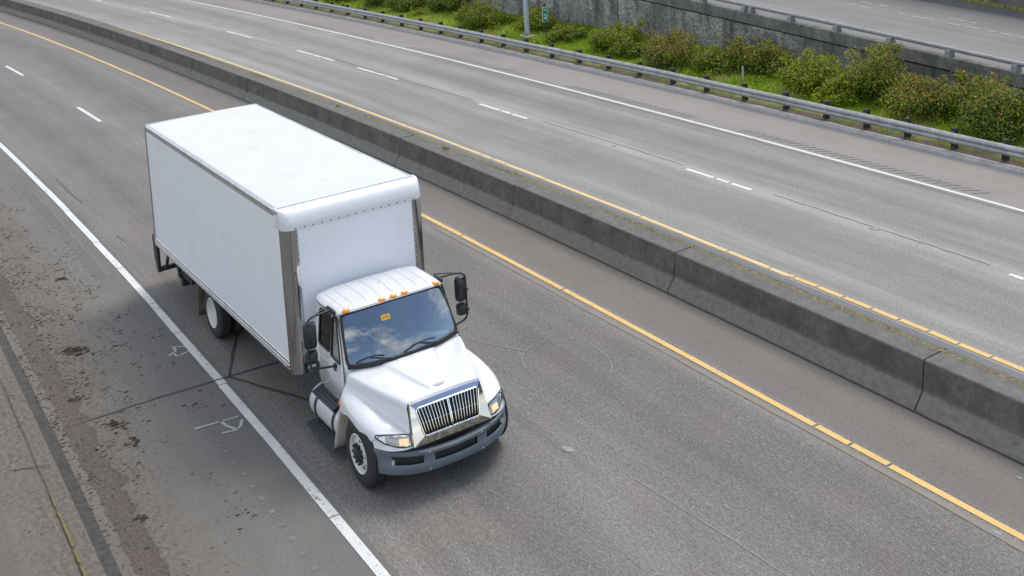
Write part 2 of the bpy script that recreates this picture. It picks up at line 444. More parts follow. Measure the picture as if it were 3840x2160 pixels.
fd = [(-55.99, -52.48), (-44.23, -40.95), (-35.68, -31.68), (-29.52, -25.83), (-19.82, -16.67), (-8.77, -6.1), (1.3, 4.3), (-68, -64.5), (-80, -76.5)]
qs = []
for a, b in fd:
    cs = [a, a+(b-a)*.46, a+(b-a)*.68, b]
    for u, v in zip(cs[:-1], cs[1:]): qs.append(((u+.05, 12.38), (v-.05, 12.38), (v-.05, 12.51), (u+.05, 12.51)))
mark('lane_marking', m_white, qs)
mark('pavement_seam', m_seam, stroke([(x, 12.62+.05*math.sin(x*.3)) for x in frange(-32, -20.5, 10)], .03, .02)+stroke([(x, 12.6+.04*math.sin(x*.4)) for x in frange(-16, -9, 8)], .025, .02)+stroke([(x, 12.58) for x in frange(-5.5, .8, 6)], .022, .02)+stroke([(x, 15.66) for x in frange(-60, 14, 40)], .02, .01))
# tar lines radiating from one point of the near lane and running on as the shoulder's joint
star = (-5.12, -1.60)
mark('crack_sealing', m_tar, stroke([star, (-6.49, -1.02), (-7.6, -.55)], .05, .01)+stroke([star, (-5.07, -.72), (-4.95, .9), (-4.9, 2.2)], .035, .012)
     + stroke([star, (-4.2, -1.2), (-3.35, -.82), (-2.0, .1)], .045, .012)+stroke([(-5.15, -4.4), (-5.19, -2.83), (-5.13, -1.88), star], .05, .012), z=.010)
mark('crack_sealing', m_tar, stroke([(-21.5, -1.30), (-20.1, -1.33), (-18.3, -1.28)], .03, .02)+stroke([(-14.7, -1.25), (-14.2, -1.22)], .025, .01), z=.006)
# surveyor's spray marks on the shoulder and a scraped loop on the lane
mark('spray_mark', m_spray, stroke([(-7.12, -2.07), (-6.95, -1.84)], .05)+stroke([(-7.08, -2.04), (-6.90, -2.06), (-6.80, -2.12), (-6.62, -2.1)], .05)+stroke([(-6.62, -2.1), (-6.70, -1.86)], .05)+stroke([(-6.86, -2.1), (-6.76, -2.22)], .05), z=.006)
mark('spray_mark', m_spray, stroke([(-3.65, -2.66), (-3.60, -2.3), (-3.57, -1.95)], .05)+stroke([(-3.6, -2.24), (-3.38, -2.2), (-3.18, -2.12)], .055)+stroke([(-3.42, -1.93), (-3.22, -2.02), (-3.14, -2.12), (-3.2, -2.34)], .055), z=.006)
loop = [(-1.50+.98*math.cos(t), 3.42+.72*math.sin(t)) for t in frange(.5, 5.6, 30)]
mark('scrape_mark', m_scratch, stroke(loop[:9], .020, .006)+stroke(loop[14:26], .020, .006)+stroke([(-3.6, 2.48), (-2.9, 2.8), (-2.27, 3.14)], .025, .01)+stroke([(-8.4, 4.36), (-7.95, 4.26), (-7.62, 3.92)], .02, .006)
     + stroke([(2.2, 2.1), (4.2, 2.25), (7.5, 2.4)], .022, .004), z=.006)
# milled rumble strips beside the far white line, dots beside the near one
def rumble(x0, x1, o, n, w=.34):
    q = []
    for i in range(n):
        x = lerp(x0, x1, i/(n-1)); q += stroke([(x, o-w/2), (x+.10, o), (x+.30, o+w/2)], .07)
    return q
m_rum = plain('milled groove', (.155, .148, .138), .95, nscale=12, var=.3)
for a, b, n in ((-31.9, -22.8, 26), (-19.7, -13.0, 24), (-10.5, -2.2, 30), (-44, -35.5, 20)):
    mark('rumble_strip', m_rum, rumble(a, b, 16.24, n), z=.006)
m_dot = plain('pale rumble dot', (.17, .16, .142), .95, nscale=12, var=.3)
def dots(xs, o, rx=.085, ro=.05):
    return [[(x+rx*math.cos(t)*random.uniform(.8, 1.2), o+ro*math.sin(t)*random.uniform(.8, 1.2)) for t in frange(0, 2*PI, 12)[:-1]] for x in xs]
mark('rumble_strip', m_dot, dots(frange(-20.8, -11.3, 26), -2.44, .07, .04)+dots(frange(-3.0, 3.2, 15), -2.46, .07, .045), z=.005)
m_pat = plain('darker sealed strip', (.118, .112, .100), .95, nscale=9, var=.25)
mark('sealed_strip', m_pat, stroke([(x, -2.29) for x in frange(-21, -12.0, 24)], .26, .01), z=.004)
mark('rumble_strip', m_rum, stroke([(x, -2.12) for x in frange(-21, -12.0, 24)], .05, .02), z=.005)
# joints and paint on the apron
mark('pavement_seam', m_joint, stroke([(-3.93, -4.80), (-4.25, -5.6), (-4.5, -7)], .02, .01)+stroke([(x, -5.02) for x in frange(-9, 2, 12)], .012, .008)+stroke([(-10.2, -4.8), (-10.4, -6)], .02, .01), z=.075)
m_moss = plain('yellow moss', (.155, .125, .045), .95, nscale=25, var=.5)
mark('moss_streak', m_moss, stroke([(-3.1, -5.0), (-2.6, -5.01)], .03, .012)+stroke([(-2.45, -5.0), (-2.0, -5.01), (-1.4, -5.0)], .04, .014)+stroke([(-1.3, -5.0), (-.95, -5.0)], .035, .012)+stroke([(-.85, -5.0), (-.5, -5.0)], .035, .012), z=.083)

# ================================================================== median barrier
m_bar = concrete('weathered barrier concrete', (.150, .143, .126), (.062, .058, .050), .6, 1.0, True, low=(.27, (.235, .225, .20)))
m_bartop = concrete('barrier top concrete', (.145, .139, .124), (.095, .092, .085), .4, .8, False)
bar = thing('median_barrier', P(-2.6, 7.3), 'long weathered grey concrete barrier between the two carriageways, weeds along its top', 'barrier')
prof_near = [(6.70, .0), (6.72, .05), (6.90, .27), (6.965, .755), (6.985, .775), (7.405, .78), (7.405, .72)]
prof_far = [(7.455, .70), (7.455, .783), (7.575, .765), (7.615, .72), (7.70, .27), (7.92, .04), (7.94, .0)]
J0, JS = 3.58, 6.22
def bpanel(k, prof, j):
    x1 = J0-JS*k-.012; x0 = x1-JS+.024; b = MB(); dj = random.uniform(-.008, .008); dz = random.uniform(-.006, .006)
    xs = frange(x0, x1, 3); c = P((x0+x1)/2, 7.3)
    rows = [[P(x, o+dj, z+(dz if z > .1 else 0))-c for o, z in prof+[(7.43, -.02)]] for x in xs]
    ids = b.grid(rows, closed=True); b.face(ids[0][::-1]); b.face(ids[-1])
    for q_ in range(len(b.f)):
        zs_ = [b.v[v_][2] for v_ in b.f[q_]]
        if len(zs_) == 4 and min(zs_) > .735: b.mi[q_] = 1
    return b.build('barrier_panel', [m_bar, m_bartop], bar, smooth=20, bevel=.008, loc=c-Vector(bar.location))
for k in range(-3, 17):
    for prof in (prof_near, prof_far): bpanel(k, prof, 0)
m_soil = plain('mossy soil', (.17, .14, .06), .95, nscale=14, var=.6)
sb = MB(); xs = frange(-96, 20, 70)
sb.grid([[P(x, 7.395, .777)-P(-2.6, 7.3), P(x, 7.470, .781)-P(-2.6, 7.3)] for x in xs])
sb.build('soil_joint', m_soil, bar)
mark('barrier_foot_crack', m_tar, stroke([(x, 6.685) for x in frange(-70, 14, 60)], .04, .008), z=.012)
# weeds rooted in the joint of the barrier top
m_weed = leafmat('weed leaves', [(.17, .17, .03), (.26, .22, .05), (.32, .25, .09), (.14, .18, .03)])
wb = MB()
for i in range(5200):
    x = random.uniform(-50, 9)
    d = mnoise.noise(Vector((x*.35, 3.1, 0)))+.35*mnoise.noise(Vector((x*1.7, 8, 0)))
    if d < -.3 or (d < .1 and random.random() < .5): continue
    p = P(x, random.gauss(7.43, .022), .745); h = random.uniform(.02, .06)*(1+1.2*max(0, d)); a = random.uniform(0, 2*PI); u = Vector((math.cos(a), math.sin(a), 0)); wd = random.uniform(.008, .02)
    l = Vector((random.uniform(-1, 1), random.uniform(-1, 1), 0))*h*.8
    wb.face([wb.vert(p-u*wd), wb.vert(p+u*wd), wb.vert(p+l+Vector((0, 0, h)))])
for x in (-13.05, -20.3):
    for i in range(60):
        p = P(x+random.gauss(0, .07), 7.34+random.gauss(0, .035), .775); h = random.uniform(.03, .08); a = random.uniform(0, 2*PI); u = Vector((math.cos(a), math.sin(a), 0))*.012
        wb.face([wb.vert(p-u), wb.vert(p+u), wb.vert(p+Vector((random.gauss(0, .04), random.gauss(0, .04), h)))])
tag(wb.build('weeds', m_weed, fix=False), 'yellowish weeds growing in the joint along the barrier top', 'weeds', kind='stuff')

# ================================================================== far verge: kerb, grass bank, guardrail
m_kerb = concrete('pale kerb concrete', (.42, .41, .385), (.20, .185, .16), .45, 1.5, False)
kb = MB(); xs = frange(-110, 20, 65)
kb.grid([[P(x, 18.23, 0), P(x, 18.25, .06), P(x, 18.50+.05*mnoise.noise(Vector((x*1.3, 0, 0))), .075), P(x, 18.56, .0)] for x in frange(-110, 20, 260)])
tag(kb.build('kerb', m_kerb, smooth=30), kind='structure')
def bank(o, x=0): return interp(o, [18.4, 19.2, 23.2, 40], [.05, .12, .42, .42])+.05*mnoise.noise(Vector((x*.3, o*.5, 4)))
m_bank, t = M('grassy soil'); b_ = t.bsdf(); uv = t.uv()
gc = t.ramp(t.noise(uv, .9, 5, .65), [(.3, (.10, .17, .010)), (.5, (.18, .25, .02)), (.7, (.32, .31, .07))])
soil = t.ramp(t.noise(uv, 5, 5, .7), [(.3, (.045, .034, .024)), (.7, (.12, .095, .07))])
fs = t.ramp(t.math('ADD', t.sep(uv)[1], t.math('MULTIPLY', t.noise(uv, 1.6, 4), .9)), [(.0, 0.0), (1.0, 1.0)])
mr = t.new('ShaderNodeMapRange'); t.put(mr.inputs[0], t.math('ADD', t.sep(uv)[1], t.math('MULTIPLY', t.noise(uv, 1.6, 4), .9))); mr.inputs[1].default_value = 19.2; mr.inputs[2].default_value = 19.6
t.put(b_.inputs['Base Color'], t.mix(mr.outputs[0], soil, gc)); b_.inputs['Roughness'].default_value = .95
t.put(b_.inputs['Normal'], t.bump(t.noise(uv, 8, 5), .8, .04))
strip('grass_bank', m_bank, 18.52, 23.15, -110, 20, 0, no=14, n=260, zf=lambda x, o: bank(o, x))
def straw(x, o): return mnoise.noise(Vector((x*.45+3, o*.8, 1.7)))+.4*mnoise.noise(Vector((x*1.3, o*1.9, 5)))
m_grass = leafmat('fresh grass', [(.14, .27, .008), (.22, .36, .012), (.30, .42, .02), (.38, .44, .04)], .6)
m_straw = leafmat('pale seeding grass', [(.32, .34, .07), (.46, .44, .14), (.56, .50, .22), (.28, .34, .04)], .6)
gb = MB()
for i in range(95000):
    x = random.uniform(-62, 5) if random.random() < .55 else random.uniform(-30, 3); o = 18.62+4.45*random.random()**.9
    d = straw(x, o)
    if o < 19.25 and mnoise.noise(Vector((x*1.1, o*3, 9))) < .12: continue
    p = P(x, o, bank(o, x)-.01); tall = .10+.16*max(0, d+.25)+.06*random.random()
    if o < 19.25: tall *= .55
    h = tall*random.uniform(.6, 1.25); a = random.uniform(0, 2*PI); u = Vector((math.cos(a), math.sin(a), 0))*random.uniform(.008, .018)
    l = Vector((random.gauss(.02, .5), random.gauss(-.1, .5), 0))*h*.8
    gb.face([gb.vert(p-u), gb.vert(p+u), gb.vert(p+l+Vector((0, 0, h)))], 1 if d+random.gauss(0, .12) > .22 else 0)
tag(gb.build('grass', [m_grass, m_straw], fix=False), 'bright green grass with straw patches on the bank behind the guardrail', 'grass', kind='stuff')

m_galv = plain('weathered galvanised steel', (.33, .33, .335), .5, .4, var=.2, nscale=4, dirt=((.17, .17, .18), .7))
m_post = plain('dark creosoted post', (.035, .032, .032), .85, nscale=8, var=.4)
gr = thing('guardrail', P(-20, 18.6), 'long grey steel guardrail on dark posts in front of the grass bank', 'guardrail')
g0 = Vector(gr.location); rb = MB()
wp = [(.00, .60), (.012, .595), (.055, .555), (.075, .52), (.055, .485), (.02, .455), (.055, .425), (.075, .39), (.055, .355), (.012, .315), (.0, .31)]
wp = [(o, z-.03) for o, z in wp]
rb.grid([[P(x, 18.55-o, z+.012*mnoise.noise(Vector((x*.25, 0, 2))))-g0 for o, z in wp] for x in frange(-105, 18, 160)])
rb.build('rail', m_galv, gr, smooth=60, solid=.008)
pxs = [-43.1, -41.1, -39.2, -37.2, -35.3, -33.4, -31.6, -29.8, -28.0, -26.2, -24.3, -22.4, -20.5, -18.6, -16.7, -14.9, -13.0, -11.1, -9.4, -7.8, -6.3, -4.7, -3.1, -1.4, .4, 2.2]+[-43.1-1.9*i for i in range(1, 14)]
for x in pxs:
    pb = MB(); pb.box((0, 0, .30), (.16, .15, .68)); pb.box((0, -.12, .42), (.14, .14, .28))
    q = pb.build('post', m_post, gr, bevel=.01, loc=P(x, 18.78, 0)-g0); q.rotation_euler = (random.gauss(0, .02), random.gauss(0, .02), random.gauss(0, .05))

# ================================================================== retaining wall, railing, upper road
def ztop(x): return 2.2-.0605*(x+19.8)
m_rock = rockwall('rough broken concrete face')
m_cop = concrete('stained parapet concrete', (.23, .225, .21), (.07, .068, .068), .7, 1.0, True)
rw = thing('retaining_wall', P(-18, 23.2), 'rough grey retaining wall with a dark groove behind the shrubs', 'wall'); w0 = Vector(rw.location)
JX = [-101, -76, -50.5, -25.0, 12]     # visible vertical joints
JX = [-101, -86, -71, -56, -41, -25.2, -10.4, 6, 20]
for a, b in zip(JX[:-1], JX[1:]):
    xs = frange(a+.035, b-.035, 30); mb = MB()
    rows = []
    for x in xs:
        r_ = [(23.0, -.2), (23.0, .4)]
        zt = ztop(x)-.48
        zs = frange(.4, zt, 8)
        for z in zs[1:]: r_.append((23.0+.012*(z)+.02*mnoise.noise(Vector((x*2, z*3, 0))), z))
        r_ += [(23.155, zt+.0), (23.155, -.2)]
        rows.append([P(x, o, z)-w0 for o, z in r_])
    ids = mb.grid(rows, closed=True); mb.face(ids[0][::-1]); mb.face(ids[-1]); mb.build('wall_panel', m_rock, rw, smooth=35)
    cb = MB()
    rows = [[P(x, o, z+ztop(x))-w0 for o, z in ((23.0, -.42), (22.98, 0), (23.3, .01), (23.3, -.42))] for x in xs]
    ids = cb.grid(rows, closed=True); cb.face(ids[0][::-1]); cb.face(ids[-1]); cb.build('parapet', m_cop, rw, smooth=35, bevel=.01)
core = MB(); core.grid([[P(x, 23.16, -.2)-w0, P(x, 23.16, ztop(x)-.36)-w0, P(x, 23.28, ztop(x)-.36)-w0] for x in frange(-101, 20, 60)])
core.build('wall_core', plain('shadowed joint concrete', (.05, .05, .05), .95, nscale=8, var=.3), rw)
m_rail = plain('dull aluminium railing', (.25, .25, .25), .5, .3, var=.15, nscale=5, dirt=((.2, .2, .2), .5))
rl = thing('bridge_railing', P(-15, 23.15, ztop(-15)), 'single tube grey metal railing on curved posts along the top of the retaining wall', 'railing'); l0 = Vector(rl.location)
tb = MB(); xs = frange(-60, 12, 50); tb.tube([P(x, 23.10, ztop(x)+.27)-l0 for x in xs], .075, 12); tb.build('rail', m_rail, rl, smooth=60)
rp = [-17.35, -17.0, -14.95, -12.75, -10.4, -8.05, -5.65, -3.3, -1, -19.7, -22.1, -24.5, -26.9, -29.3]
for x in rp:
    pb = MB(); poly = [Vector((-.12, -.14, -.02)), Vector((-.12, .14, -.02)), Vector((-.12, .14, .08)), Vector((-.12, .06, .24)), Vector((-.12, .02, .30)), Vector((-.12, -.07, .30)), Vector((-.12, -.12, .18))]
    pb.prism(poly, (.20, 0, 0)); q = pb.build('railing_post', m_rail, rl, bevel=.012, loc=P(x, 23.12, ztop(x))-l0); q.rotation_euler = (0, .06, -.05)
strip('upper_road', m_up, 23.3, 30.45, -100, 20, 0, no=4, zf=lambda x, o: ztop(x)-.2)
m_upsh = asphalt('upper gutter asphalt', .12, (1, 1, 1), grain=.25, streak=.3, specks=0)
strip('upper_shoulder', m_upsh, 30.45, 31.5, -100, 20, 0, zf=lambda x, o: ztop(x)-.2+(o-30.45)*.03)
uq = []
for base_o, lo in ((27.85, .75), (28.55, .45)):
    x = -19.5
    while x < 2:
        L = random.uniform(.25, .8)
        if random.random() < lo: uq.append((x, x+L, base_o+random.uniform(-.02, .02)))
        x += L+random.uniform(.05, .35)
me = MB()
for a, b, o in uq:
    me.face([me.vert(P(a, o-.05, ztop(a)-.19)), me.vert(P(b, o-.05, ztop(b)-.19)), me.vert(P(b, o+.05, ztop(b)-.19)), me.vert(P(a, o+.05, ztop(a)-.19))])
tag(me.build('lane_marking', plain('faded white paint', (.36, .36, .36), .8, nscale=9, var=.3)), kind='structure')
# grassy foot and the pale wall beyond the upper road
m_pale = rockwall('pale rough wall far')
for nd_ in m_pale.node_tree.nodes:
    if nd_.type == 'VALTORGB' and len(nd_.color_ramp.elements) == 4:
        for e, c in zip(nd_.color_ramp.elements, ((.12, .125, .14), (.36, .37, .39), (.52, .53, .55), (.62, .62, .62))): e.color = (*c, 1)
pw = MB(); xs = frange(-90, 20, 60)
rows = [[P(x, o, z+ztop(x)) for o, z in ((31.75, -.3), (31.8, 3.5), (32.3, 3.5), (32.3, -.3))] for x in xs]
ids = pw.grid(rows, closed=True); pw.face(ids[0][::-1]); pw.face(ids[-1])
tag(pw.build('retaining_wall', m_pale, smooth=30), 'pale rough wall beyond the upper road at the top right corner', 'wall')
gb = MB()
for i in range(9000):
    x = random.uniform(-26, 2); o = random.gauss(31.62, .07)
    if random.random() < .12: o = random.gauss(30.9, .1)
    if o > 31.73: continue
    p = P(x, o, ztop(x)-.19); h = random.uniform(.05, .2); a = random.uniform(0, 2*PI); u = Vector((math.cos(a), math.sin(a), 0))*.018
    if o < 31.2 and mnoise.noise(Vector((x*.9, 1, 2))) < .1: continue
    gb.face([gb.vert(p-u), gb.vert(p+u), gb.vert(p+Vector((random.gauss(0, .05), random.gauss(0, .05), h)))])
tag(gb.build('grass', m_straw, fix=False), 'narrow strip of grass at the foot of the pale wall by the upper road', 'grass', kind='stuff')

# ================================================================== shrubs
LG = leafmat('green leaves', [(.05, .085, .006), (.12, .18, .010), (.22, .29, .018), (.34, .37, .045)], .45)
LD = leafmat('dark green leaves', [(.025, .045, .008), (.060, .10, .014), (.12, .17, .024), (.21, .24, .05)], .42)
LY = leafmat('yellow green leaves', [(.18, .25, .008), (.32, .38, .012), (.46, .47, .03), (.22, .28, .010)], .5)
LR = leafmat('reddish young leaves', [(.26, .12, .04), (.36, .17, .06), (.28, .23, .05), (.42, .24, .10)], .5)
m_stem = plain('brown twig', (.07, .05, .035), .9, nscale=20, var=.3)
def shrub_mesh(w, h, dense, mixw, seed, tall=0):
    """foliage of many small folded leaves on irregular clumps; mats LG LD LY LR weighted by mixw (red only on outer tips)"""
    rnd = random.Random(seed); mb = MB(); clumps = []
    n = int(7+w*5)
    for i in range(n):
        a = rnd.uniform(0, 2*PI); r = (rnd.random()**.6)*w*.36; z = h*rnd.uniform(.22, .70)*(1-.35*(r/(w*.36))**2)
        clumps.append((Vector((r*math.cos(a), r*math.sin(a)*.85, z)), rnd.uniform(.20, .36)*min(w, h*1.5)*.8))
    for i in range(tall+int(w*4.2)):       # shoots that stick out of the outline
        a = rnd.uniform(0, 2*PI); r = rnd.random()*w*.38
        clumps.append((Vector((r*math.cos(a), r*math.sin(a), h*rnd.uniform(.70, 1.04))), rnd.uniform(.07, .16)*h))
    tot = sum(c[1]**2 for c in clumps); N = int(dense*w*h)
    for c, r in clumps:
        tone = rnd.random()
        for k in range(int(N*r*r/tot)):
            d = Vector((rnd.gauss(0, 1), rnd.gauss(0, 1), rnd.gauss(0, 1))).normalized(); rr = r*(1-.55*rnd.random()**2.2)
            p = c+Vector((d.x*rr*1.1, d.y*rr*1.1, d.z*rr*.85)) + Vector((rnd.gauss(0, .03), rnd.gauss(0, .03), rnd.gauss(0, .03)))
            if p.z < .02: p.z = rnd.uniform(.02, .12)
            nrm = (d+Vector((rnd.gauss(0, .55), rnd.gauss(0, .55), rnd.gauss(.35, .5)))).normalized()
            t1 = nrm.orthogonal().normalized(); t1 = (Matrix.Rotation(rnd.uniform(0, 2*PI), 3, nrm) @ t1); t2 = nrm.cross(t1)
            s = rnd.uniform(.028, .054); sw = s*rnd.uniform(.45, .62)
            wts = list(mixw)
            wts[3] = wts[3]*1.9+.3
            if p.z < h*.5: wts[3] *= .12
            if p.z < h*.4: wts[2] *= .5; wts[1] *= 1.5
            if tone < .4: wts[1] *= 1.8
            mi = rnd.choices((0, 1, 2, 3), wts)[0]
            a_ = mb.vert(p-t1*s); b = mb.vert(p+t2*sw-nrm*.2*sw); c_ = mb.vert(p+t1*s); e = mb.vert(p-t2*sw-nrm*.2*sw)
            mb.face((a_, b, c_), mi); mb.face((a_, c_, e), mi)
    st = MB()
    for c, r in clumps[:14]:
        st.tube([(c.x*.15, c.y*.15, -.05), (c.x*.5, c.y*.5, c.z*.55), (c.x, c.y, c.z+.2*r)], [.022, .014, .006], 5)
    return mb, st
SH = [ # x, o, w, h, mix(green, dark, yellow, red), tall, label
 (-47.6, 21.2, 2.2, 1.3, (4, 5, 1, .3), 0, 'farthest dark shrub at the top left end of the grass bank'),
 (-43.6, 21.0, 2.0, 1.25, (4, 5, 1, .3), 0, 'dark rounded shrub at the top edge left of the bare grass patch'),
 (-40.9, 21.1, 2.0, 1.15, (5, 4, 1.4, .3), 1, 'bushy green shrub at the top edge, second along the bank'),
 (-37.8, 21.8, 2.1, 1.3, (4, 4, 1.5, .6), 0, 'green shrub touching the left end of the visible wall'),
 (-32.6, 20.6, 2.4, 1.35, (4, 4, 2.4, .6), 1, 'wide mottled green shrub left of the tall grey pole'),
 (-29.2, 21.6, 1.7, 1.15, (4, 4, 2.0, .4), 2, 'green shrub directly behind the tall grey pole'),
 (-26.1, 20.9, 1.7, .75, (4, 4, 2.6, .2), 0, 'low dark green shrub at the foot of the green sign'),
 (-22.9, 21.2, 2.2, 1.15, (5, 3, 3, .5), 1, 'loose light green shrub between the green sign and the reddish shrub'),
 (-21.6, 20.5, 1.6, .80, (4, 5, 1.5, .2), 0, 'small dark green shrub low beside the light green one'),
 (-18.6, 20.3, 2.0, 1.5, (3, 4, 1, 3.2), 1, 'reddish tipped shrub, first of the row on the right'),
 (-16.6, 20.5, 1.6, 1.05, (5, 4, 2, .6), 0, 'green shrub with yellow tips low behind the wooden stake'),
 (-16.0, 21.4, 1.5, 1.25, (4, 4, 1.2, 1.8), 2, 'brownish green shrub tall against the wall behind the wooden stake'),
 (-14.6, 21.6, 1.7, 1.25, (4, 5, 1.2, 1.5), 2, 'shrub with two upright shoots against the wall right of the stake'),
 (-11.8, 20.8, 2.1, 1.35, (4, 1.6, 5, .4), 0, 'bright yellow green shrub in the middle of the right hand row'),
 (-10.2, 20.2, 1.5, .85, (4, 2, 4.5, .4), 0, 'low spreading yellow green shrub in front of the tallest one'),
 (-9.6, 21.5, 1.9, 1.75, (4, 3.4, 2.2, 1.4), 4, 'tallest shrub of the row, rising above the wall groove'),
 (-7.0, 20.4, 2.0, 1.45, (3, 4, 2, 2.8), 1, 'red and green shrub right of the tallest shrub'),
 (-5.7, 21.4, 1.9, 1.4, (4, 4, 2, 2.0), 1, 'green shrub with orange tips against the wall near the right edge'),
 (-4.2, 20.2, 1.7, 1.6, (3, 6, 1.2, 1.0), 1, 'big dark green shrub close to the guardrail by the right edge'),
 (-2.7, 20.9, 1.8, 1.7, (3, 6, 1.2, 1.2), 1, 'dark shrub cut off by the right edge of the picture'),
]
for i, (x, o, w_, h_, mx, tall, lab) in enumerate(SH):
    sh = thing('shrub', P(x, o, bank(o, x)-.02), lab, 'shrub', 'shrubs on the bank below the retaining wall')
    f_, s_ = shrub_mesh(w_*1.32, h_*.92, 3300, mx, 100+i, tall+2)
    f_.build('foliage', [LG, LD, LY, LR], sh, fix=False); s_.build('stems', m_stem, sh, smooth=60)
gc_ = MB(); rnd = random.Random(55)
for i in range(230):
    x = rnd.uniform(-50, 1); o = rnd.uniform(19.3, 22.7)
    if mnoise.noise(Vector((x*.5, o*.9, 21))) < -.08: continue
    w_ = rnd.uniform(.16, .50); h_ = rnd.uniform(.10, .36); mi0 = rnd.choices((0, 1, 2, 3), (4, 2, 4, .8))[0]
    for k in range(int(150*w_/.3)):
        p = P(x, o, bank(o, x))+Vector((rnd.gauss(0, w_*.5), rnd.gauss(0, w_*.4), abs(rnd.gauss(0, h_*.55))))
        nrm = Vector((rnd.gauss(0, .6), rnd.gauss(0, .6), 1)).normalized(); t1 = nrm.orthogonal().normalized(); t1 = Matrix.Rotation(rnd.uniform(0, 6.3), 3, nrm) @ t1; t2 = nrm.cross(t1)
        s_ = rnd.uniform(.03, .065)
        gc_.face((gc_.vert(p-t1*s_), gc_.vert(p+t2*s_*.5), gc_.vert(p+t1*s_), gc_.vert(p-t2*s_*.5)), mi0 if rnd.random() < .7 else 2)
tag(gc_.build('ground_cover', [LG, LD, LY, LR], fix=False), 'low leafy weeds and seedlings spread between the shrubs on the bank', 'ground cover', kind='stuff')
# ================================================================== pole, sign, stake
m_pole = plain('pale grey painted steel', (.42, .45, .50), .45, .2, var=.08, nscale=3)
pl = thing('light_pole', P(-28.5, 20.4, .2), 'tall pale grey steel pole on a concrete footing behind the guardrail', 'pole')
b = MB(); b.tube([(0, 0, .17), (0, .0, 4), (0, .0, 9)], [.118, .108, .09], 20); b.build('pole', m_pole, pl, smooth=60)
b = MB(); b.box((.05, 0, .02), (.75, .55, .18)); b.build('footing', m_kerb, pl, bevel=.02)
b = MB(); b.box((0, 0, .135), (.36, .36, .05))
for sx in (-1, 1):
    for sy in (-1, 1): b.tube([(sx*.14, sy*.14, .14), (sx*.14, sy*.14, .22)], .022, 6)
b.build('base_plate', plain('grey steel plate', (.22, .22, .24), .5, .5), pl, bevel=.006)
def text_mesh(txt, size):
    cu = bpy.data.curves.new('t', 'FONT'); cu.body = txt; cu.size = size; cu.align_x = 'CENTER'; cu.align_y = 'CENTER'; cu.extrude = .0015
    ob = bpy.data.objects.new('t', cu); COL.objects.link(ob); dg = bpy.context.evaluated_depsgraph_get(); dg.update()
    me = bpy.data.meshes.new_from_object(ob.evaluated_get(dg)); bpy.data.objects.remove(ob); return me
def text_part(name, txt, size, mat, parent, loc, rot, sx=1.0):
    me = text_mesh(txt, size); me.materials.clear(); me.materials.append(mat)
    o = bpy.data.objects.new(name, me); COL.objects.link(o); o.parent = parent; o.location = loc; o.rotation_euler = rot; o.scale = (sx, 1, 1); return o
m_green = plain('green sign sheeting', (.0, .20, .135), .35, var=.08)
m_signw = plain('white sign sheeting', (.80, .84, .80), .4, var=.03)
sg = thing('mile_sign', P(-27.1, 20.45, .2), 'small green mile marker sign reading MILE 2 on a thin post', 'sign', rotz=-.42)
b = MB(); b.box((0, 0, .75), (.05, .045, 1.9)); b.build('post', plain('dark steel post', (.06, .055, .06), .7, .3), sg, bevel=.004)
b = MB(); b.box((.04, 0, 1.17), (.012, .245, .66)); b.build('sign_panel', m_signw, sg, bevel=.012)
b = MB(); b.box((.047, 0, 1.17), (.006, .222, .635)); pn = b.build('panel_face', m_green, sg, bevel=.008)
R90 = (PI/2, 0, PI/2)
text_part('lettering', 'MILE', .092, m_signw, sg, (.052, 0, 1.385), R90, .92)
text_part('lettering', '2', .30, m_signw, sg, (.052, 0, 1.07), R90, .95)
b = MB(); b.box((.0, 0, 1.64), (.05, .16, .10)); b.build('cap', plain('faded red paint', (.30, .09, .09), .6), sg, bevel=.01)
stk = MB(); stk.box((0, 0, .30), (.055, .045, .62)); q = stk.build('marker_stake', plain('bleached wood', (.42, .39, .34), .8, var=.2, nscale=12), bevel=.006, loc=P(-14.5, 20.15, .18))
tag(q, 'short bleached wooden stake standing in the grass behind the guardrail', 'stake')

# ================================================================== litter and dirt on the near shoulder
m_clod = leafmat('dry earth clods', [(.060, .047, .036), (.085, .068, .053), (.115, .094, .075), (.17, .145, .118)], .95)
cb = MB()
def clod(p, s, flat=.5):
    n = 6; ring = []; a0 = random.uniform(0, PI)
    st = random.uniform(.5, 1.0)
    for k in range(n):
        a = a0+2*PI*k/n; r = s*random.uniform(.6, 1.15); ring.append(p+Vector((math.cos(a)*r*.8, math.sin(a)*r*(1.0+st), random.uniform(.0, .15)*s)))
    top = [p+(q_-p)*.5+Vector((0, 0, s*flat*random.uniform(.5, 1))) for q_ in ring]
    a = [cb.vert(q_) for q_ in ring]; t_ = [cb.vert(q_) for q_ in top]
    for k in range(n): cb.face((a[k], a[(k+1) % n], t_[(k+1) % n], t_[k]))
    cb.face(t_)
for i in range(34000):
    x = random.uniform(-22, 3.5); e = random.random()**1.9; o = -4.62+e*2.6
    d = .7*mnoise.noise(Vector((x*.8, o*1.6, 3)))+.5*mnoise.noise(Vector((x*2.6, o*4, 1)))+random.gauss(0, .28)
    lim = -.10+e*.80-(.12 if -16 < x < -4 else 0)+max(0, (x+5)*.06)
    if d < lim: continue
    s = random.choice((.005, .006, .006, .008, .008, .010, .010, .013, .017, .024)); clod(P(x, o, .0), s*random.uniform(.7, 1.3))
for x, o, s in ((-8.3, -3.62, .16), (-8.25, -3.5, .10), (-8.4, -3.7, .09), (-12.6, -3.05, .09), (-12.5, -2.98, .06), (-6.1, -4.05, .09), (-4.7, -3.7, .10), (-4.55, -3.6, .08), (-3.9, -3.55, .08), (-1.6, -4.05, .09), (-3.9, -3.7, .06)):
    for k in range(14): clod(P(x+random.gauss(0, s*.8), o+random.gauss(0, s*.45), 0), s*random.uniform(.15, .5), .7)
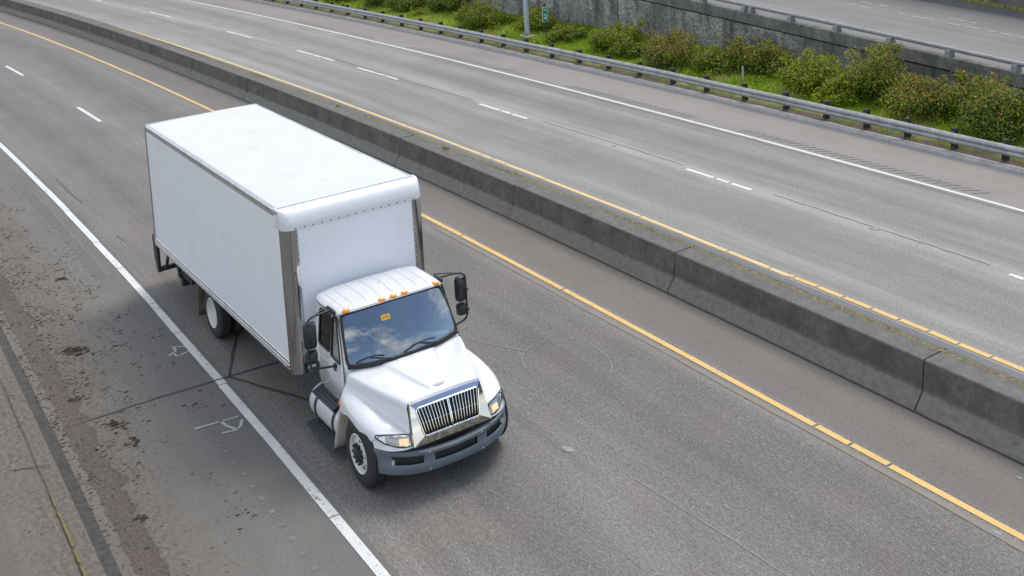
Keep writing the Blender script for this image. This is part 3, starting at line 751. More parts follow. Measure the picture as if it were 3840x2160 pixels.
for i in range(420):
    x = random.uniform(-11, 2); o = -4.8-abs(random.gauss(0, .5)); 
    if mnoise.noise(Vector((x*.9, o*1.4, 6))) < .05: continue
    clod(P(x, o, .035+(-4.76-o)*.0615), random.choice((.006, .008, .011, .016)))
tag(cb.build('dirt_clods', m_clod, fix=False, smooth=None), 'dark earth clods scattered along the near shoulder and gutter', 'dirt', kind='stuff')
# broken road studs left on the lanes
m_stud = plain('white plastic stud', (.27, .265, .26), .9, var=.35, nscale=30, spec=.1)
def stud(x, o, r, label, rot=0.0, mat=None):
    b = MB(); b.lathe([(.0, r), (.012, r*.95), (.016, r*.7), (.010, r*.45), (.011, 0.001)], (0, 0, 0), 'z', 14)
    q = b.build('road_stud', mat or m_stud, smooth=40, loc=P(x, o, .001)); q.rotation_euler = (0, 0, rot); q.scale = (1.1, .6, 1); return tag(q, label, 'road stud', 'broken road studs on the lanes')
stud(.92, 1.79, .11, 'broken pale road stud on the asphalt in front of the lorry', .4)
stud(-2.2, 12.5, .12, 'pale broken stud on the far lane line near the right edge', 0)
stud(-12.0, 12.46, .09, 'pale broken stud on the far lane line between two dashes above the barrier', 0)
stud(5.7, 6.35, .05, 'tiny white pebble like stud at the barrier foot by the right edge', 0)
stud(6.25, 5.04, .07, 'flat whitish stud beside the yellow line in the lower right corner', .3)
stud(-36.4, 1.70, .10, 'faint pale stud between the two dashes behind the lorry', 0)
stud(-23.9, 1.74, .10, 'pale stud right after the dash nearest the lorry', 0)

# ================================================================== the box truck
m_paint = plain('white cab paint', (.68, .685, .69), .28, var=.015, coat=.6, nscale=2)
m_box = plain('white box skin', (.77, .785, .82), .38, var=.02, nscale=1.2, coat=.15, dirt=((.60, .60, .60), .25))
t_ = NT(m_box); z_ = t_.sep(t_.obj())[2]; old_ = t_.bsdf().inputs['Base Color'].links[0].from_socket     # road film thrown up on the foot of the box
zz_ = t_.math('ADD', z_, t_.math('MULTIPLY', t_.math('SUBTRACT', t_.noise(t_.scale(t_.obj(), (2.5, 2.5, .5)), 1.5, 5, .65), .5), .9))
t_.put(t_.bsdf().inputs['Base Color'], t_.mix(t_.ramp(zz_, [(.95, .45), (1.75, 0.0)]), old_, (.55, .52, .47)))
m_roof = plain('white roof skin', (.60, .585, .555), .45, var=.03, nscale=.9, dirt=((.50, .475, .43), .55))
m_chrome = plain('polished stainless', (.52, .53, .55), .09, 1.0, var=.12, nscale=2.2)
m_chr2 = plain('chrome plating', (.80, .80, .81), .06, 1.0, var=.03)
m_chrg = plain('grille chrome', (.55, .545, .535), .10, 1.0, var=.04)
m_alu = plain('ribbed aluminium rail', (.50, .50, .51), .34, .8, var=.15, nscale=8, dirt=((.22, .21, .2), .4))
m_alu2 = plain('grey aluminium trim', (.30, .30, .31), .42, .7, var=.2, nscale=8)
m_black = plain('black plastic', (.022, .023, .026), .45, var=.15)
m_gask = plain('black rubber gasket', (.014, .014, .016), .5, var=.1)
m_frame = plain('black chassis steel', (.018, .018, .019), .6, var=.3, nscale=9)
m_tyre = plain('tyre rubber', (.022, .022, .023), .75, var=.25, nscale=16)
m_rimw = plain('white steel wheel', (.62, .61, .57), .4, var=.06, nscale=6, dirt=((.30, .27, .22), .5))
m_bump = plain('blue grey bumper plastic', (.118, .142, .165), .5, var=.10, nscale=4)
m_amber = plain('amber lens', (1.0, .30, .01), .2, coat=.7, var=.08, nscale=40)
m_red = plain('orange red lens', (.75, .10, .03), .25, coat=.6)
m_tank = plain('dull pale tank', (.60, .595, .59), .38, .12, var=.08, nscale=4, dirt=((.33, .31, .28), .5))
m_tread = plain('dark step tread', (.07, .08, .10), .5, .4, var=.2, nscale=20)
m_flap = plain('dirty mud flap', (.085, .066, .042), .85, var=.5, nscale=5)
m_liner = plain('cream inner fender', (.52, .49, .43), .6, var=.15, nscale=5, dirt=((.22, .19, .15), .8))
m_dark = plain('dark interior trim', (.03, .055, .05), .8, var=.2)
m_dash = plain('grey green dashboard', (.58, .64, .60), .6, var=.1)
m_glass = glassmat('windscreen glass', (.84, .98, .93), 3.4)
m_glass2 = glassmat('side window glass', (.40, .45, .43), 1.7)
m_frost = plain('frosted lamp', (.45, .50, .50), .3)
m_rivd = plain('dark rivet', (.03, .03, .035), .5); m_rivw = plain('pale rivet', (.60, .62, .66), .4)

tr = thing('box_truck', (0, 0, 0), 'white box truck with chrome corner posts and grey bumper driving on the near lanes', 'truck')
def B(): return MB()
def lr(fn):
    for s in (1, -1): fn(s)

# ------------------------------------------------ cargo box
BX0, BX1, BH, ZB, ZT = -10.47, -2.375, 1.263, .956, 3.654
RC, RT = .18, .27
# side skins
def side(s):
    b = B(); y = s*BH; xs = frange(BX0+.06, BX1-RC-.01, 24); zs = frange(ZB+.17, ZT-.115, 6)
    b.grid([[(x, y+s*.004*mnoise.noise(Vector((x*.9, z*.8, s*3.0))), z) for z in zs] for x in xs])
    for x in frange(BX0+.5, BX1-.7, 16):      # row of rivets half way up, plus a few stray ones
        b.lathe([(s*.0, .017), (s*.007, .012), (s*.009, .001)], (x, y+s*.004, 2.42-.06*math.sin(x*.3)), 'y', 8, 1)
    for x, z in ((-9.9, 2.6), (-9.7, 2.52), (-9.3, 3.3), (-9.0, 3.28), (-5, 1.25), (-8, 1.2)): b.lathe([(s*.0, .012), (s*.006, .001)], (x, y+s*.004, z), 'y', 7, 1)
    b.build('side_panel', [m_box, m_rivw], tr, smooth=25)
    # bottom rail: three ribs
    b = B(); pr = [(-.10, ZB), (.006, ZB), (.016, ZB+.012), (.016, ZB+.045), (.004, ZB+.05), (.004, ZB+.07), (.018, ZB+.078), (.018, ZB+.10), (.006, ZB+.108), (.006, ZB+.128), (.015, ZB+.135), (.015, ZB+.16), (.004, ZB+.172), (-.03, ZB+.172)]
    ids = b.grid([[(x, s*(BH+o), z) for o, z in pr] for x in (BX0, BX1-RC-.005)]); 
    b.build('bottom_rail', m_alu, tr, bevel=.003)
    b = B(); pr = [(-.03, ZT-.135), (.006, ZT-.135), (.008, ZT-.10), (.0, ZT-.098), (.0, ZT-.088), (.014, ZT-.085), (.014, ZT-.03), (.004, ZT-.02), (-.02, ZT+.004), (-.045, ZT+.007), (-.045, ZT-.01)]
    b.grid([[(x, s*(BH+o), z) for o, z in pr] for x in (BX0, BX1-RT+.04)]); b.build('top_rail', m_alu, tr, bevel=.003)
    # chrome corner post
    b = B(); rows = []
    for z in frange(ZB-.02, ZT-RT-.01, 8):
        r = []
        for k in range(13):
            a = PI/2*k/12; r.append((BX1-RC+RC*math.sin(a)+.006, s*(BH-RC+RC*math.cos(a)+.006), z))
        r = [(BX1-RC-.035, s*(BH+.006), z)]+r+[(BX1+.006, s*(BH-RC-.045), z)]
        rows.append(r)
    b.grid(rows)
    for z in frange(ZB+.06, ZT-RT-.08, 22):
        b.lathe([(s*.006, .009), (s*.011, .001)], (BX1-RC-.022, s*BH, z), 'y', 6, 1)
        b.lathe([(.006, .009), (.011, .001)], (BX1, s*(BH-RC-.03), z), 'x', 6, 1)
    b.build('corner_post', [m_chrome, m_rivw], tr, smooth=50)
    b = B(); b.box((BX0+.03, s*(BH-.02), (ZB+ZT)/2), (.075, .062, ZT-ZB)); b.build('rear_post', m_alu2, tr, bevel=.008)
    b = B(); b.box((BX1-RC-.10, s*(BH+.012), ZB+.05), (.06, .022, .055)); b.build('marker_light', m_red, tr, bevel=.006)
lr(side)
b = B(); b.grid([[(BX1+.001*math.sin(y*9), y, z) for z in frange(ZB+.05, ZT-RT+.01, 6)] for y in frange(-BH+RC+.03, BH-RC-.03, 8)]); b.build('front_panel', m_box, tr, smooth=30)
b = B(); b.box(((BX1-.05), 0, ZB+.03), (.09, 2*BH-2*RC, .11)); b.build('front_sill', m_alu2, tr, bevel=.006)
# rounded front cap: quarter round about the front top edge, ends rounded too
b = B(); rows = []
for k in range(13):
    a = PI/2*k/12; xx = BX1-RT+RT*math.sin(a); zz = ZT-RT+RT*math.cos(a)
    row = []
    for j in range(7):      # left end round
        c = PI/2*j/6; rr = RC*(.35+.65*math.sin(a)); row.append((xx-rr*(1-math.sin(c))*math.sin(a), -BH-.008+rr*(1-math.cos(PI/2-c)) if False else -(BH+.008)+rr*(1-math.cos(c)) , zz))
    row = []
    rr = RC*math.sin(a)
    for j in range(7):
        c = PI/2*j/6; row.append((xx+.012-rr*(1-math.sin(c)), -(BH+.012)+rr*(1-math.cos(c)), zz+.008))
    row += [(xx+.012, y, zz+.008) for y in frange(-BH+RC+.02, BH-RC-.02, 6)]
    for j in range(6, -1, -1):
        c = PI/2*j/6; row.append((xx+.012-rr*(1-math.sin(c)), (BH+.012)-rr*(1-math.cos(c)), zz+.008))
    if k == 0: top = row
    rows.append(row)
rows.append([(p[0], p[1], ZT-RT-.04) for p in rows[-1]])
rows.insert(0, [(p[0]-.10, p[1]*1.0, p[2]) for p in rows[0]])
b.grid(rows)
for side_ in (0, -1):      # close the two cheeks
    col = [r[side_] for r in rows]; c = b.vert((BX1-RT-.09, col[0][1], ZT-RT-.04)); ids = [b.vert(p) for p in col]
    for i in range(len(ids)-1): b.face((c, ids[i], ids[i+1]))
for y in frange(-BH+RC+.02, BH-RC-.02, 14): b.lathe([(.010, .014), (.017, .010), (.018, .001)], (BX1, y, ZT-RT-.022), 'x', 8, 1)
b.build('roof_cap', [m_paint, m_rivd], tr, smooth=40)
b = B(); b.grid([[(x, y, ZT-.004+.012*(1-(y/BH)**4)+.007*mnoise.noise(Vector((x*1.1, y*.7, 7)))+.003*math.sin(x*5.2)) for y in frange(-BH+.03, BH-.03, 14)] for x in frange(BX0+.03, BX1-RT+.02, 60)]); b.build('roof_panel', m_roof, tr, smooth=60)
b = B(); b.box((BX1-RT-.03, 0, ZT+.013), (.035, 2*BH-.06, .006)); b.build('roof_seam', m_alu, tr)
b = B(); b.box((BX0+.03, 0, ZT-.05), (.075, 2*BH-.08, .12)); b.build('rear_header', m_alu2, tr, bevel=.008)
b = B()
for i in range(8): b.box((BX0+.02, 0, ZB+.17+i*.31), (.03, 2*BH-.11, .30))
b.build('rear_door', m_box, tr, bevel=.006)
b = B(); b.box(((BX0+BX1)/2, 0, ZB+.06), (BX1-BX0-.12, 2*BH-.21, .09))
for x in frange(BX0+.3, BX1-.3, 18): b.box((x, 0, ZB-.02), (.06, 2*BH-.24, .09))
b.build('box_floor', m_frame, tr)
# ------------------------------------------------ chassis and running gear
b = B()
for s in (1, -1): b.box((-5.0, s*.42, .80), (10.4, .08, .24))
for x in (-9.5, -7.8, -6, -4.2, -2.6, -.9): b.box((x, 0, .80), (.1, .78, .18))
b.build('chassis', m_frame, tr)
FA, RA, WR = -.26, -6.97, .505
b = B(); b.tube([(FA, -1.0, .46), (FA, 1.0, .46)], .06, 10); b.box((FA, 0, .62), (1.0, 1.0, .3)); b.build('front_axle', m_frame, tr)
b = B(); b.tube([(RA, -1.0, .50), (RA, 1.0, .50)], .10, 12); b.tube([(RA-.25, 0, .5), (RA+.3, 0, .5)], .22, 14); b.build('rear_axle', m_frame, tr)
b = B(); b.box((-1.0, 0, .75), (1.9, .9, .75)); b.build('engine_block', m_frame, tr, bevel=.05)
def tyre_prof(y0, w):     # across, radius
    R = WR
    return [(y0+.03, .295), (y0+.005, .31), (y0, .36), (y0+.004, .42), (y0+.018, .465), (y0+.035, .49), (y0+.05, R-.004), (y0+w*.24, R), (y0+w*.25, R-.012), (y0+w*.27, R-.012), (y0+w*.28, R), (y0+w*.49, R), (y0+w*.5, R-.012), (y0+w*.52, R-.012), (y0+w*.53, R), (y0+w*.73, R), (y0+w*.74, R-.012), (y0+w*.76, R-.012), (y0+w*.77, R), (y0+w-.05, R-.004), (y0+w-.035, .49), (y0+w-.018, .465), (y0+w, .42), (y0+w, .36), (y0+w-.005, .31), (y0+w-.03, .295)]
def flip(prof, s): return [(s*a, r) for a, r in prof]
def frontwheel(s):
    wh = bpy.data.objects.new('wheel', None); COL.objects.link(wh); wh.parent = tr; wh.location = (FA, 0, WR)
    b = B(); b.lathe(flip(tyre_prof(.90, .28), s), (0, 0, 0), 'y', 56); b.build('tyre', m_tyre, wh, smooth=38)
    # convex steel disc with hand holes
    pr = [(1.168, .296), (1.178, .285), (1.165, .272), (1.12, .262), (1.125, .235), (1.15, .19), (1.155, .165), (1.155, .12)]
    b = B(); b.lathe(flip(pr, s), (0, 0, 0), 'y', 60, 0, skip=lambda i, j: i == 4 and j % 12 in (0, 1, 2))
    b.lathe(flip([(1.06, .27), (1.06, .02)], s), (0, 0, 0), 'y', 40, 1)
    b.build('rim', [m_rimw, m_frame], wh, smooth=40)
    b = B(); b.lathe(flip([(1.15, .125), (1.20, .115), (1.205, .085), (1.215, .08), (1.225, .05), (1.225, .001)], s), (0, 0, 0), 'y', 24)
    for k in range(10):
        a = 2*PI*k/10; b.lathe(flip([(1.15, .019), (1.205, .017), (1.207, .001)], s), (math.cos(a)*.142, 0, math.sin(a)*.142), 'y', 8)
    b.build('hub', m_black, wh, smooth=40)
lr(frontwheel)
def rearwheel(s):
    wh = bpy.data.objects.new('dual_wheel', None); COL.objects.link(wh); wh.parent = tr; wh.location = (RA, 0, WR)
    for y0 in (.62, .935):
        b = B(); b.lathe(flip(tyre_prof(y0, .26), s), (0, 0, 0), 'y', 56); b.build('tyre', m_tyre, wh, smooth=38)
    pr = [(1.185, .297), (1.195, .287), (1.18, .278), (1.10, .268), (1.05, .262), (1.03, .245), (1.022, .20), (1.02, .16), (1.05, .11), (1.06, .08), (1.06, .001)]
    b = B(); b.lathe(flip(pr, s), (0, 0, 0), 'y', 50); b.build('rim', m_rimw, wh, smooth=40)
lr(rearwheel)
def flap(s):
    b = B(); xs = []
    rows = [[(-7.72-.30*((1.0-z)**2)*.6, s*y, z) for y in (.62, .8, 1.0, 1.20)] for z in frange(.17, .93, 6)]
    b.grid(rows); b.build('mud_flap', m_flap, tr, smooth=50, solid=.012)
lr(flap)
# lift gate folded under the tail
lg = bpy.data.objects.new('lift_gate', None); COL.objects.link(lg); lg.parent = tr; lg.location = (-10.5, 0, .9)
def lw(p): return (p[0]+10.5, p[1], p[2]-.9)
b = B(); b.prism([lw((-10.82, -1.24, 1.10)), lw((-10.50, -1.24, 1.02)), lw((-10.50, -1.24, .30)), lw((-10.62, -1.24, .30)), lw((-10.78, -1.24, .62))], (0, .06, 0)); b.prism([lw((-10.82, 1.18, 1.10)), lw((-10.50, 1.18, 1.02)), lw((-10.50, 1.18, .30)), lw((-10.62, 1.18, .30)), lw((-10.78, 1.18, .62))], (0, .06, 0)); b.build('side_bracket', m_frame, lg, bevel=.008)
b = B(); b.box(lw((-10.70, 0, .98)), (.30, 2.36, .05)); b.box(lw((-10.56, 0, .36)), (.10, 2.36, .10)); b.build('dock_bumper', m_frame, lg, bevel=.008)
for s in (1, -1):
    b = B(); b.tube([lw((-10.40, s*1.1, .38)), lw((-10.02, s*1.1, .95))], .035, 8); b.tube([lw((-9.9, s*1.05, .95)), lw((-9.45, s*1.05, .45))], .04, 8); b.tube([lw((-9.7, s*1.0, .92)), lw((-9.3, s*1.0, .50))], .05, 8); b.build('lift_arm', m_frame, lg, smooth=50)
b = B(); b.box(lw((-9.25, 0, .42)), (.14, 2.2, .16)); b.box(lw((-8.95, 0, .56)), (.55, 2.1, .10)); b.box(lw((-9.45, -1.05, .52)), (.14, .10, .10)); b.build('folded_platform', m_frame, lg, bevel=.01)
# fuel tank and steps (driver's side has the same set)
def tank(s):
    ft = bpy.data.objects.new('fuel_tank', None); COL.objects.link(ft); ft.parent = tr; ft.location = (-1.68, s*.83, .50)
    b = B(); b.lathe([(-.60, .001), (-.60, .25), (-.585, .275), (-.55, .285), (.55, .285), (.585, .275), (.60, .25), (.60, .001)], (0, 0, 0), 'x', 44); b.build('tank_shell', m_tank, ft, smooth=35)
    for x in (-.33, .36):
        b = B(); b.lathe([(x-.035, .287), (x-.035, .296), (x+.035, .296), (x+.035, .287)], (0, 0, 0), 'x', 44); b.build('strap', m_black, ft, smooth=35)
    def step(name, x0, x1, y0, y1, z, tilt):
        b = B(); nx, ny = 20, 5; 
        R = Matrix.Rotation(tilt*s, 3, 'X')
        c = Vector(((x0+x1)/2, s*(y0+y1)/2, z)); L = x1-x0; Wd = y1-y0
        def q(p): return Vector(p)
        b.box(c, (L, Wd, .022), 0, R); b.box(c+R @ Vector((0, s*Wd/2, -.02)), (L, .012, .055), 0, R)
        for i in range(nx):
            for j in range(4):
                o = R @ Vector((-L/2+L*(i+.5+.5*(j % 2))/(nx+.5), -Wd/2+Wd*(j+.5)/4, .0135)); b.box(c+o, (.020, .022, .007), 1, R)
        return b.build(name, [m_tread, m_black], ft, loc=-Vector(ft.location))
    step('upper_step', -2.13, -1.31, .90, 1.10, .765, -.38)
    step('lower_step', -2.22, -1.12, 1.0, 1.20, .215, -.05)
    b = B()
    for x in (-.36, .42): b.tube([(x, s*.12, -.26), (x, s*.26, -.29)], .025, 6)
    b.tube([(-.4, s*.25, -.29), (.45, s*.25, -.29)], .02, 6)
    b.build('step_bracket', m_frame, ft, smooth=50)
lr(tank)

# ------------------------------------------------ cab shell (half outline mirrored); rows from floor to roof edge
CX_ = [-2.14, -2.14, -2.13, -2.10, -2.05, -1.87, -1.45, -1.395, -1.04, -.90, -.86, -.82, -.80, -.80]
rows = [
 ([-2.12, -2.12, -2.11, -2.09, -2.05, -1.87, -1.45, -1.395, -1.04, -.92, -.88, -.84, -.82, -.82], [0, .6, .88, .95, .975, .985, .995, .995, 1.0, .985, .92, .62, .31, 0], [.98, .98, .98, .98, .96, .88, .88, .88, .92, .95, 1.0, 1.0, 1.0, 1.0]),
 (CX_, [0, .6, .92, .985, 1.005, 1.02, 1.03, 1.03, 1.035, 1.02, .94, .62, .31, 0], [1.28]*14),
 ([-2.16, -2.16, -2.15, -2.12, -2.07, -1.88, -1.455, -1.40, -1.05, -.985, -.925, -.83, -.79, -.78], [0, .6, .91, .98, 1.0, 1.01, 1.012, 1.012, 1.008, 1.0, .962, .62, .31, 0], [1.62, 1.62, 1.62, 1.62, 1.62, 1.62, 1.60, 1.56, 1.53, 1.535, 1.545, 1.515, 1.505, 1.50]),
 ([-2.16, -2.16, -2.15, -2.13, -2.09, -1.90, -1.455, -1.40, -1.28, -1.285, -1.263, -1.225, -1.21, -1.205], [0, .6, .83, .90, .925, .935, .935, .935, .93, .912, .876, .60, .30, 0], [2.17, 2.17, 2.17, 2.17, 2.17, 2.17, 2.185, 2.19, 2.20, 2.21, 2.213, 2.232, 2.24, 2.243]),
 ([-2.16, -2.16, -2.155, -2.135, -2.10, -1.90, -1.455, -1.40, -1.26, -1.24, -1.205, -1.155, -1.14, -1.135], [0, .6, .83, .90, .92, .925, .925, .925, .915, .89, .855, .60, .30, 0], [2.27, 2.27, 2.265, 2.26, 2.255, 2.25, 2.25, 2.25, 2.25, 2.25, 2.252, 2.262, 2.268, 2.27]),
 ([-2.155, -2.155, -2.145, -2.125, -2.09, -1.90, -1.455, -1.40, -1.28, -1.24, -1.205, -1.16, -1.145, -1.14], [0, .6, .80, .865, .885, .885, .885, .885, .875, .845, .81, .58, .30, 0], [2.335, 2.325, 2.30, 2.295, 2.293, 2.293, 2.293, 2.293, 2.288, 2.282, 2.282, 2.292, 2.298, 2.30]),
]
def ringpts(r, s): return [(x, s*y, z) for x, y, z in zip(*r)]
ALL = [list(reversed(ringpts(r, -1)))[:-1]+ringpts(r, 1) for r in rows]   # from front centre(-) .. rear .. front centre(+)
# columns: index of half column j on the -side = 13-j ; + side = 13+j ; faces between columns
def half_of(jf):   # face column index -> half face index h (between half columns h and h+1)
    return 12-jf if jf < 13 else jf-13
DOOR = (5, 6, 7, 8)
b = B()
def skp(i, jf):
    h = half_of(jf)
    if i == 2 and (h in (5, 7) or h >= 10): return True        # door window, vent window, windscreen openings
    if i in (0, 1, 2) and 5 <= h <= 8: return True             # the doors are parts of their own
    if i >= 4: return True                                     # roof
    return False
b.grid(ALL[:5], 0, skp); b.build('cab_body', m_paint, tr, smooth=28, solid=.03)
# roof with eight pressed ribs
RXC = -1.665
b = B(); base5 = ALL[4]; base6 = ALL[5]
rr = [base5, base6]
for sc in (.95, .88, .75, .55, .3, .02):
    rr.append([(RXC+(p[0]-RXC)*sc, p[1]*sc, p[2]*sc**1.5+(2.375+.012*(1-sc))*(1-sc**1.5)) for p in base6])
b.grid(rr)
from mathutils.bvhtree import BVHTree
bv = BVHTree.FromPolygons([Vector(v) for v in b.v], [list(f) for f in b.f])
for yy in (-.79, -.63, -.41, -.18, .04, .26, .48, .68):
    x0, x1 = (-2.10, -1.27) if abs(yy) < .6 else (-2.0, -1.29)
    ptsr = []
    for x in frange(x0, x1, 14):
        hit = bv.ray_cast(Vector((x, yy, 3)), Vector((0, 0, -1)))[0]
        if hit: ptsr.append(hit+Vector((0, 0, -.001)))
    b.tube(ptsr, .010, 6)
b.build('cab_roof', m_paint, tr, smooth=50)
def marker(y):
    x = -1.19+.02-.05*(abs(y)/.8)**2; z = 2.30-.022*(abs(y)/.8)**2
    b = B(); rows_ = []
    N = 16
    for f, hgt in ((1, 0), (.98, .014), (.75, .028), (.4, .034), (.01, .036)): rows_.append([Vector((.040*f*math.sin(2*PI*k/N), .068*f*math.cos(2*PI*k/N), hgt)) for k in range(N)])
    R = Matrix.Rotation(.62, 3, 'Y'); b.grid([[R @ p for p in r_] for r_ in rows_], closed=True)
    b.build('marker_light', m_amber, tr, smooth=60, loc=(x, y, z))
for y in (-.79, -.20, 0, .20, .79): marker(y)
# windscreen and its gasket
def ptsW(s=1): return None
def grid_at(i, j, s): r = rows[i]; return Vector((r[0][j], s*r[1][j], r[2][j]))
topw = [grid_at(3, j, -1) for j in (10, 11, 12)]+[grid_at(3, j, 1) for j in (13, 12, 11, 10)]
botw = [grid_at(2, j, -1) for j in (10, 11, 12)]+[grid_at(2, j, 1) for j in (13, 12, 11, 10)]
b = B(); n = 6
wrows = [[botw[k].lerp(topw[k], i/n)+Vector((.012+.03*math.sin(PI*i/n), 0, .006)) for k in range(7)] for i in range(n+1)]
b.grid(wrows); b.build('windscreen', m_glass, tr, smooth=60, subsurf=1)
def rounded_loop(quad_edges, r=.06):
    """closed loop through polyline corners with the corners cut round"""
    out = []; n = len(quad_edges)
    for i in range(n):
        a, c, d = quad_edges[i-1], quad_edges[i], quad_edges[(i+1) % n]
        l1 = (a-c).length; l2 = (d-c).length; ang = (a-c).angle(d-c)
        if ang > 2.6: out.append(c); continue
        p = c+(a-c).normalized()*min(r, l1*.45); q = c+(d-c).normalized()*min(r, l2*.45)
        for t in (0, .25, .5, .75, 1): out.append((p*(1-t)+c*t)*(1-t)+(c*(1-t)+q*t)*t)
    return out
off = Vector((.018, 0, .008))
loop_ = rounded_loop([p+off for p in botw]+[p+off for p in reversed(topw)], .09)
b = B(); b.tube(loop_, .024, 8, closed=True)
b.tube([p+Vector((.02, 0, -.022)) for p in botw], .03, 8)
b.build('windscreen_gasket', m_gask, tr, smooth=60)
def wiper(y0, y1, yp):
    def on(y, t, lift=.035):    # t: 0 bottom..1 top of the glass
        k = interp(y, [p.y for p in botw], list(range(7))); i = min(5, int(k)); f = k-i
        return botw[i].lerp(botw[i+1], f).lerp(topw[i].lerp(topw[i+1], f), t)+Vector((lift+.02, 0, .012))
    wp_ = bpy.data.objects.new('wiper', None); COL.objects.link(wp_); wp_.parent = tr
    b = B(); b.tube([on(lerp(y0, y1, i/8), .05+.085*math.sin(PI*i/8*.8), .035) for i in range(9)], .010, 6); b.build('blade', m_gask, wp_, smooth=60)
    b = B(); b.tube([on(yp, -.02, .02), on((yp+lerp(y0, y1, .5))/2, .05, .05), on(lerp(y0, y1, .5), .13, .045)], .010, 6); b.build('wiper_arm', m_gask, wp_, smooth=60)
wiper(-.84, -.40, -.18); wiper(-.06, .50, .62)
# toll tag with its orange label
def onws(y, t, lift=.006):
    k = interp(y, [p.y for p in botw], list(range(7))); i = min(5, int(k)); f = k-i
    return botw[i].lerp(botw[i+1], f).lerp(topw[i].lerp(topw[i+1], f), t)+Vector((.012+.03*math.sin(PI*t)+lift, 0, .006))
b = B(); b.face([b.vert(onws(y, t)) for y, t in ((-.285, .70), (-.135, .70), (-.135, .79), (-.285, .79))]); b.build('windscreen_sticker', plain('orange sticker', (.85, .48, .03), .5), tr, solid=.002)
slope_ang = math.atan2(rows[2][0][12]-rows[3][0][12], rows[3][2][12]-rows[2][2][12])
text_part('sticker_lettering', '5122', .062, plain('dark sticker ink', (.10, .05, .02), .5), tr, onws(-.21, .745, .010)+Vector((0, 0, .0)), (PI/2-slope_ang, 0, PI/2), .95)
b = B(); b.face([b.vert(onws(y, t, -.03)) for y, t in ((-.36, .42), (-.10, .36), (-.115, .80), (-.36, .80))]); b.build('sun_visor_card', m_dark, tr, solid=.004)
# doors
def door(s):
    dr = bpy.data.objects.new('door', None); COL.objects.link(dr); dr.parent = tr
    b = B(); cols = [5, 6, 7, 8, 9]
    g_ = [[grid_at(i, j, s)+Vector((0, s*.006, 0)) for j in cols] for i in (0, 1, 2, 3)]
    # keep a thin dark shut line all round
    for r_ in g_: r_[0] = r_[0]+Vector((.008, 0, 0)); r_[-1] = r_[-1]+Vector((-.010, 0, 0))
    b.grid(g_, 0, lambda i, j: i == 2 and j in (0, 2)); b.build('door_skin', m_paint, dr, smooth=28, solid=.03)
    b = B()
    for (j0, j1, nm) in ((0, 1, 'w'), (2, 3, 'v')):
        q = [g_[2][j0], g_[2][j1], g_[3][j1], g_[3][j0]]
        q = [p+(sum(q, Vector())/4-p)*.02+Vector((0, s*.004, 0)) for p in q]
        b.tube(rounded_loop(q, .05), .016, 6, closed=True)
    b.build('window_gasket', m_gask, dr, smooth=60)
    for (j0, j1, nm) in ((0, 1, 'door_window'), (2, 3, 'vent_window')):
        b = B(); q = [g_[2][j0], g_[2][j1], g_[3][j1], g_[3][j0]]; b.face([b.vert(p+Vector((0, -s*.006, 0))) for p in q]); b.build(nm, m_glass2, dr)
    b = B(); b.box((-1.93, s*1.035, 1.22), (.055, .03, .15)); b.box((-1.93, s*1.055, 1.235), (.03, .02, .09)); b.build('handle', m_black, dr, bevel=.01)
    b = B(); b.tube([grid_at(1, j, s)+Vector((0, s*.008, .16)) for j in (5, 6, 7, 8)], .008, 6); b.build('door_crease', m_paint, dr, smooth=60)
    b = B(); b.tube([grid_at(3, 3, s)+Vector((0, s*.012, .05)), grid_at(3, 5, s)+Vector((0, s*.014, .055)), grid_at(3, 7, s)+Vector((0, s*.012, .045)), grid_at(3, 8, s)+Vector((.03, s*.010, .0)), grid_at(3, 9, s)+Vector((.03, s*.0, -.05)), grid_at(2, 9, s).lerp(grid_at(3, 9, s), .35)+Vector((.012, s*.004, 0)), grid_at(2, 9, s)+Vector((.010, s*.006, -.02)), grid_at(1, 9, s)+Vector((.0, s*.012, 0)), grid_at(0, 9, s)+Vector((.0, s*.012, .05))], .0065, 6); b.build('door_seal', m_gask, tr, smooth=60)
lr(door)
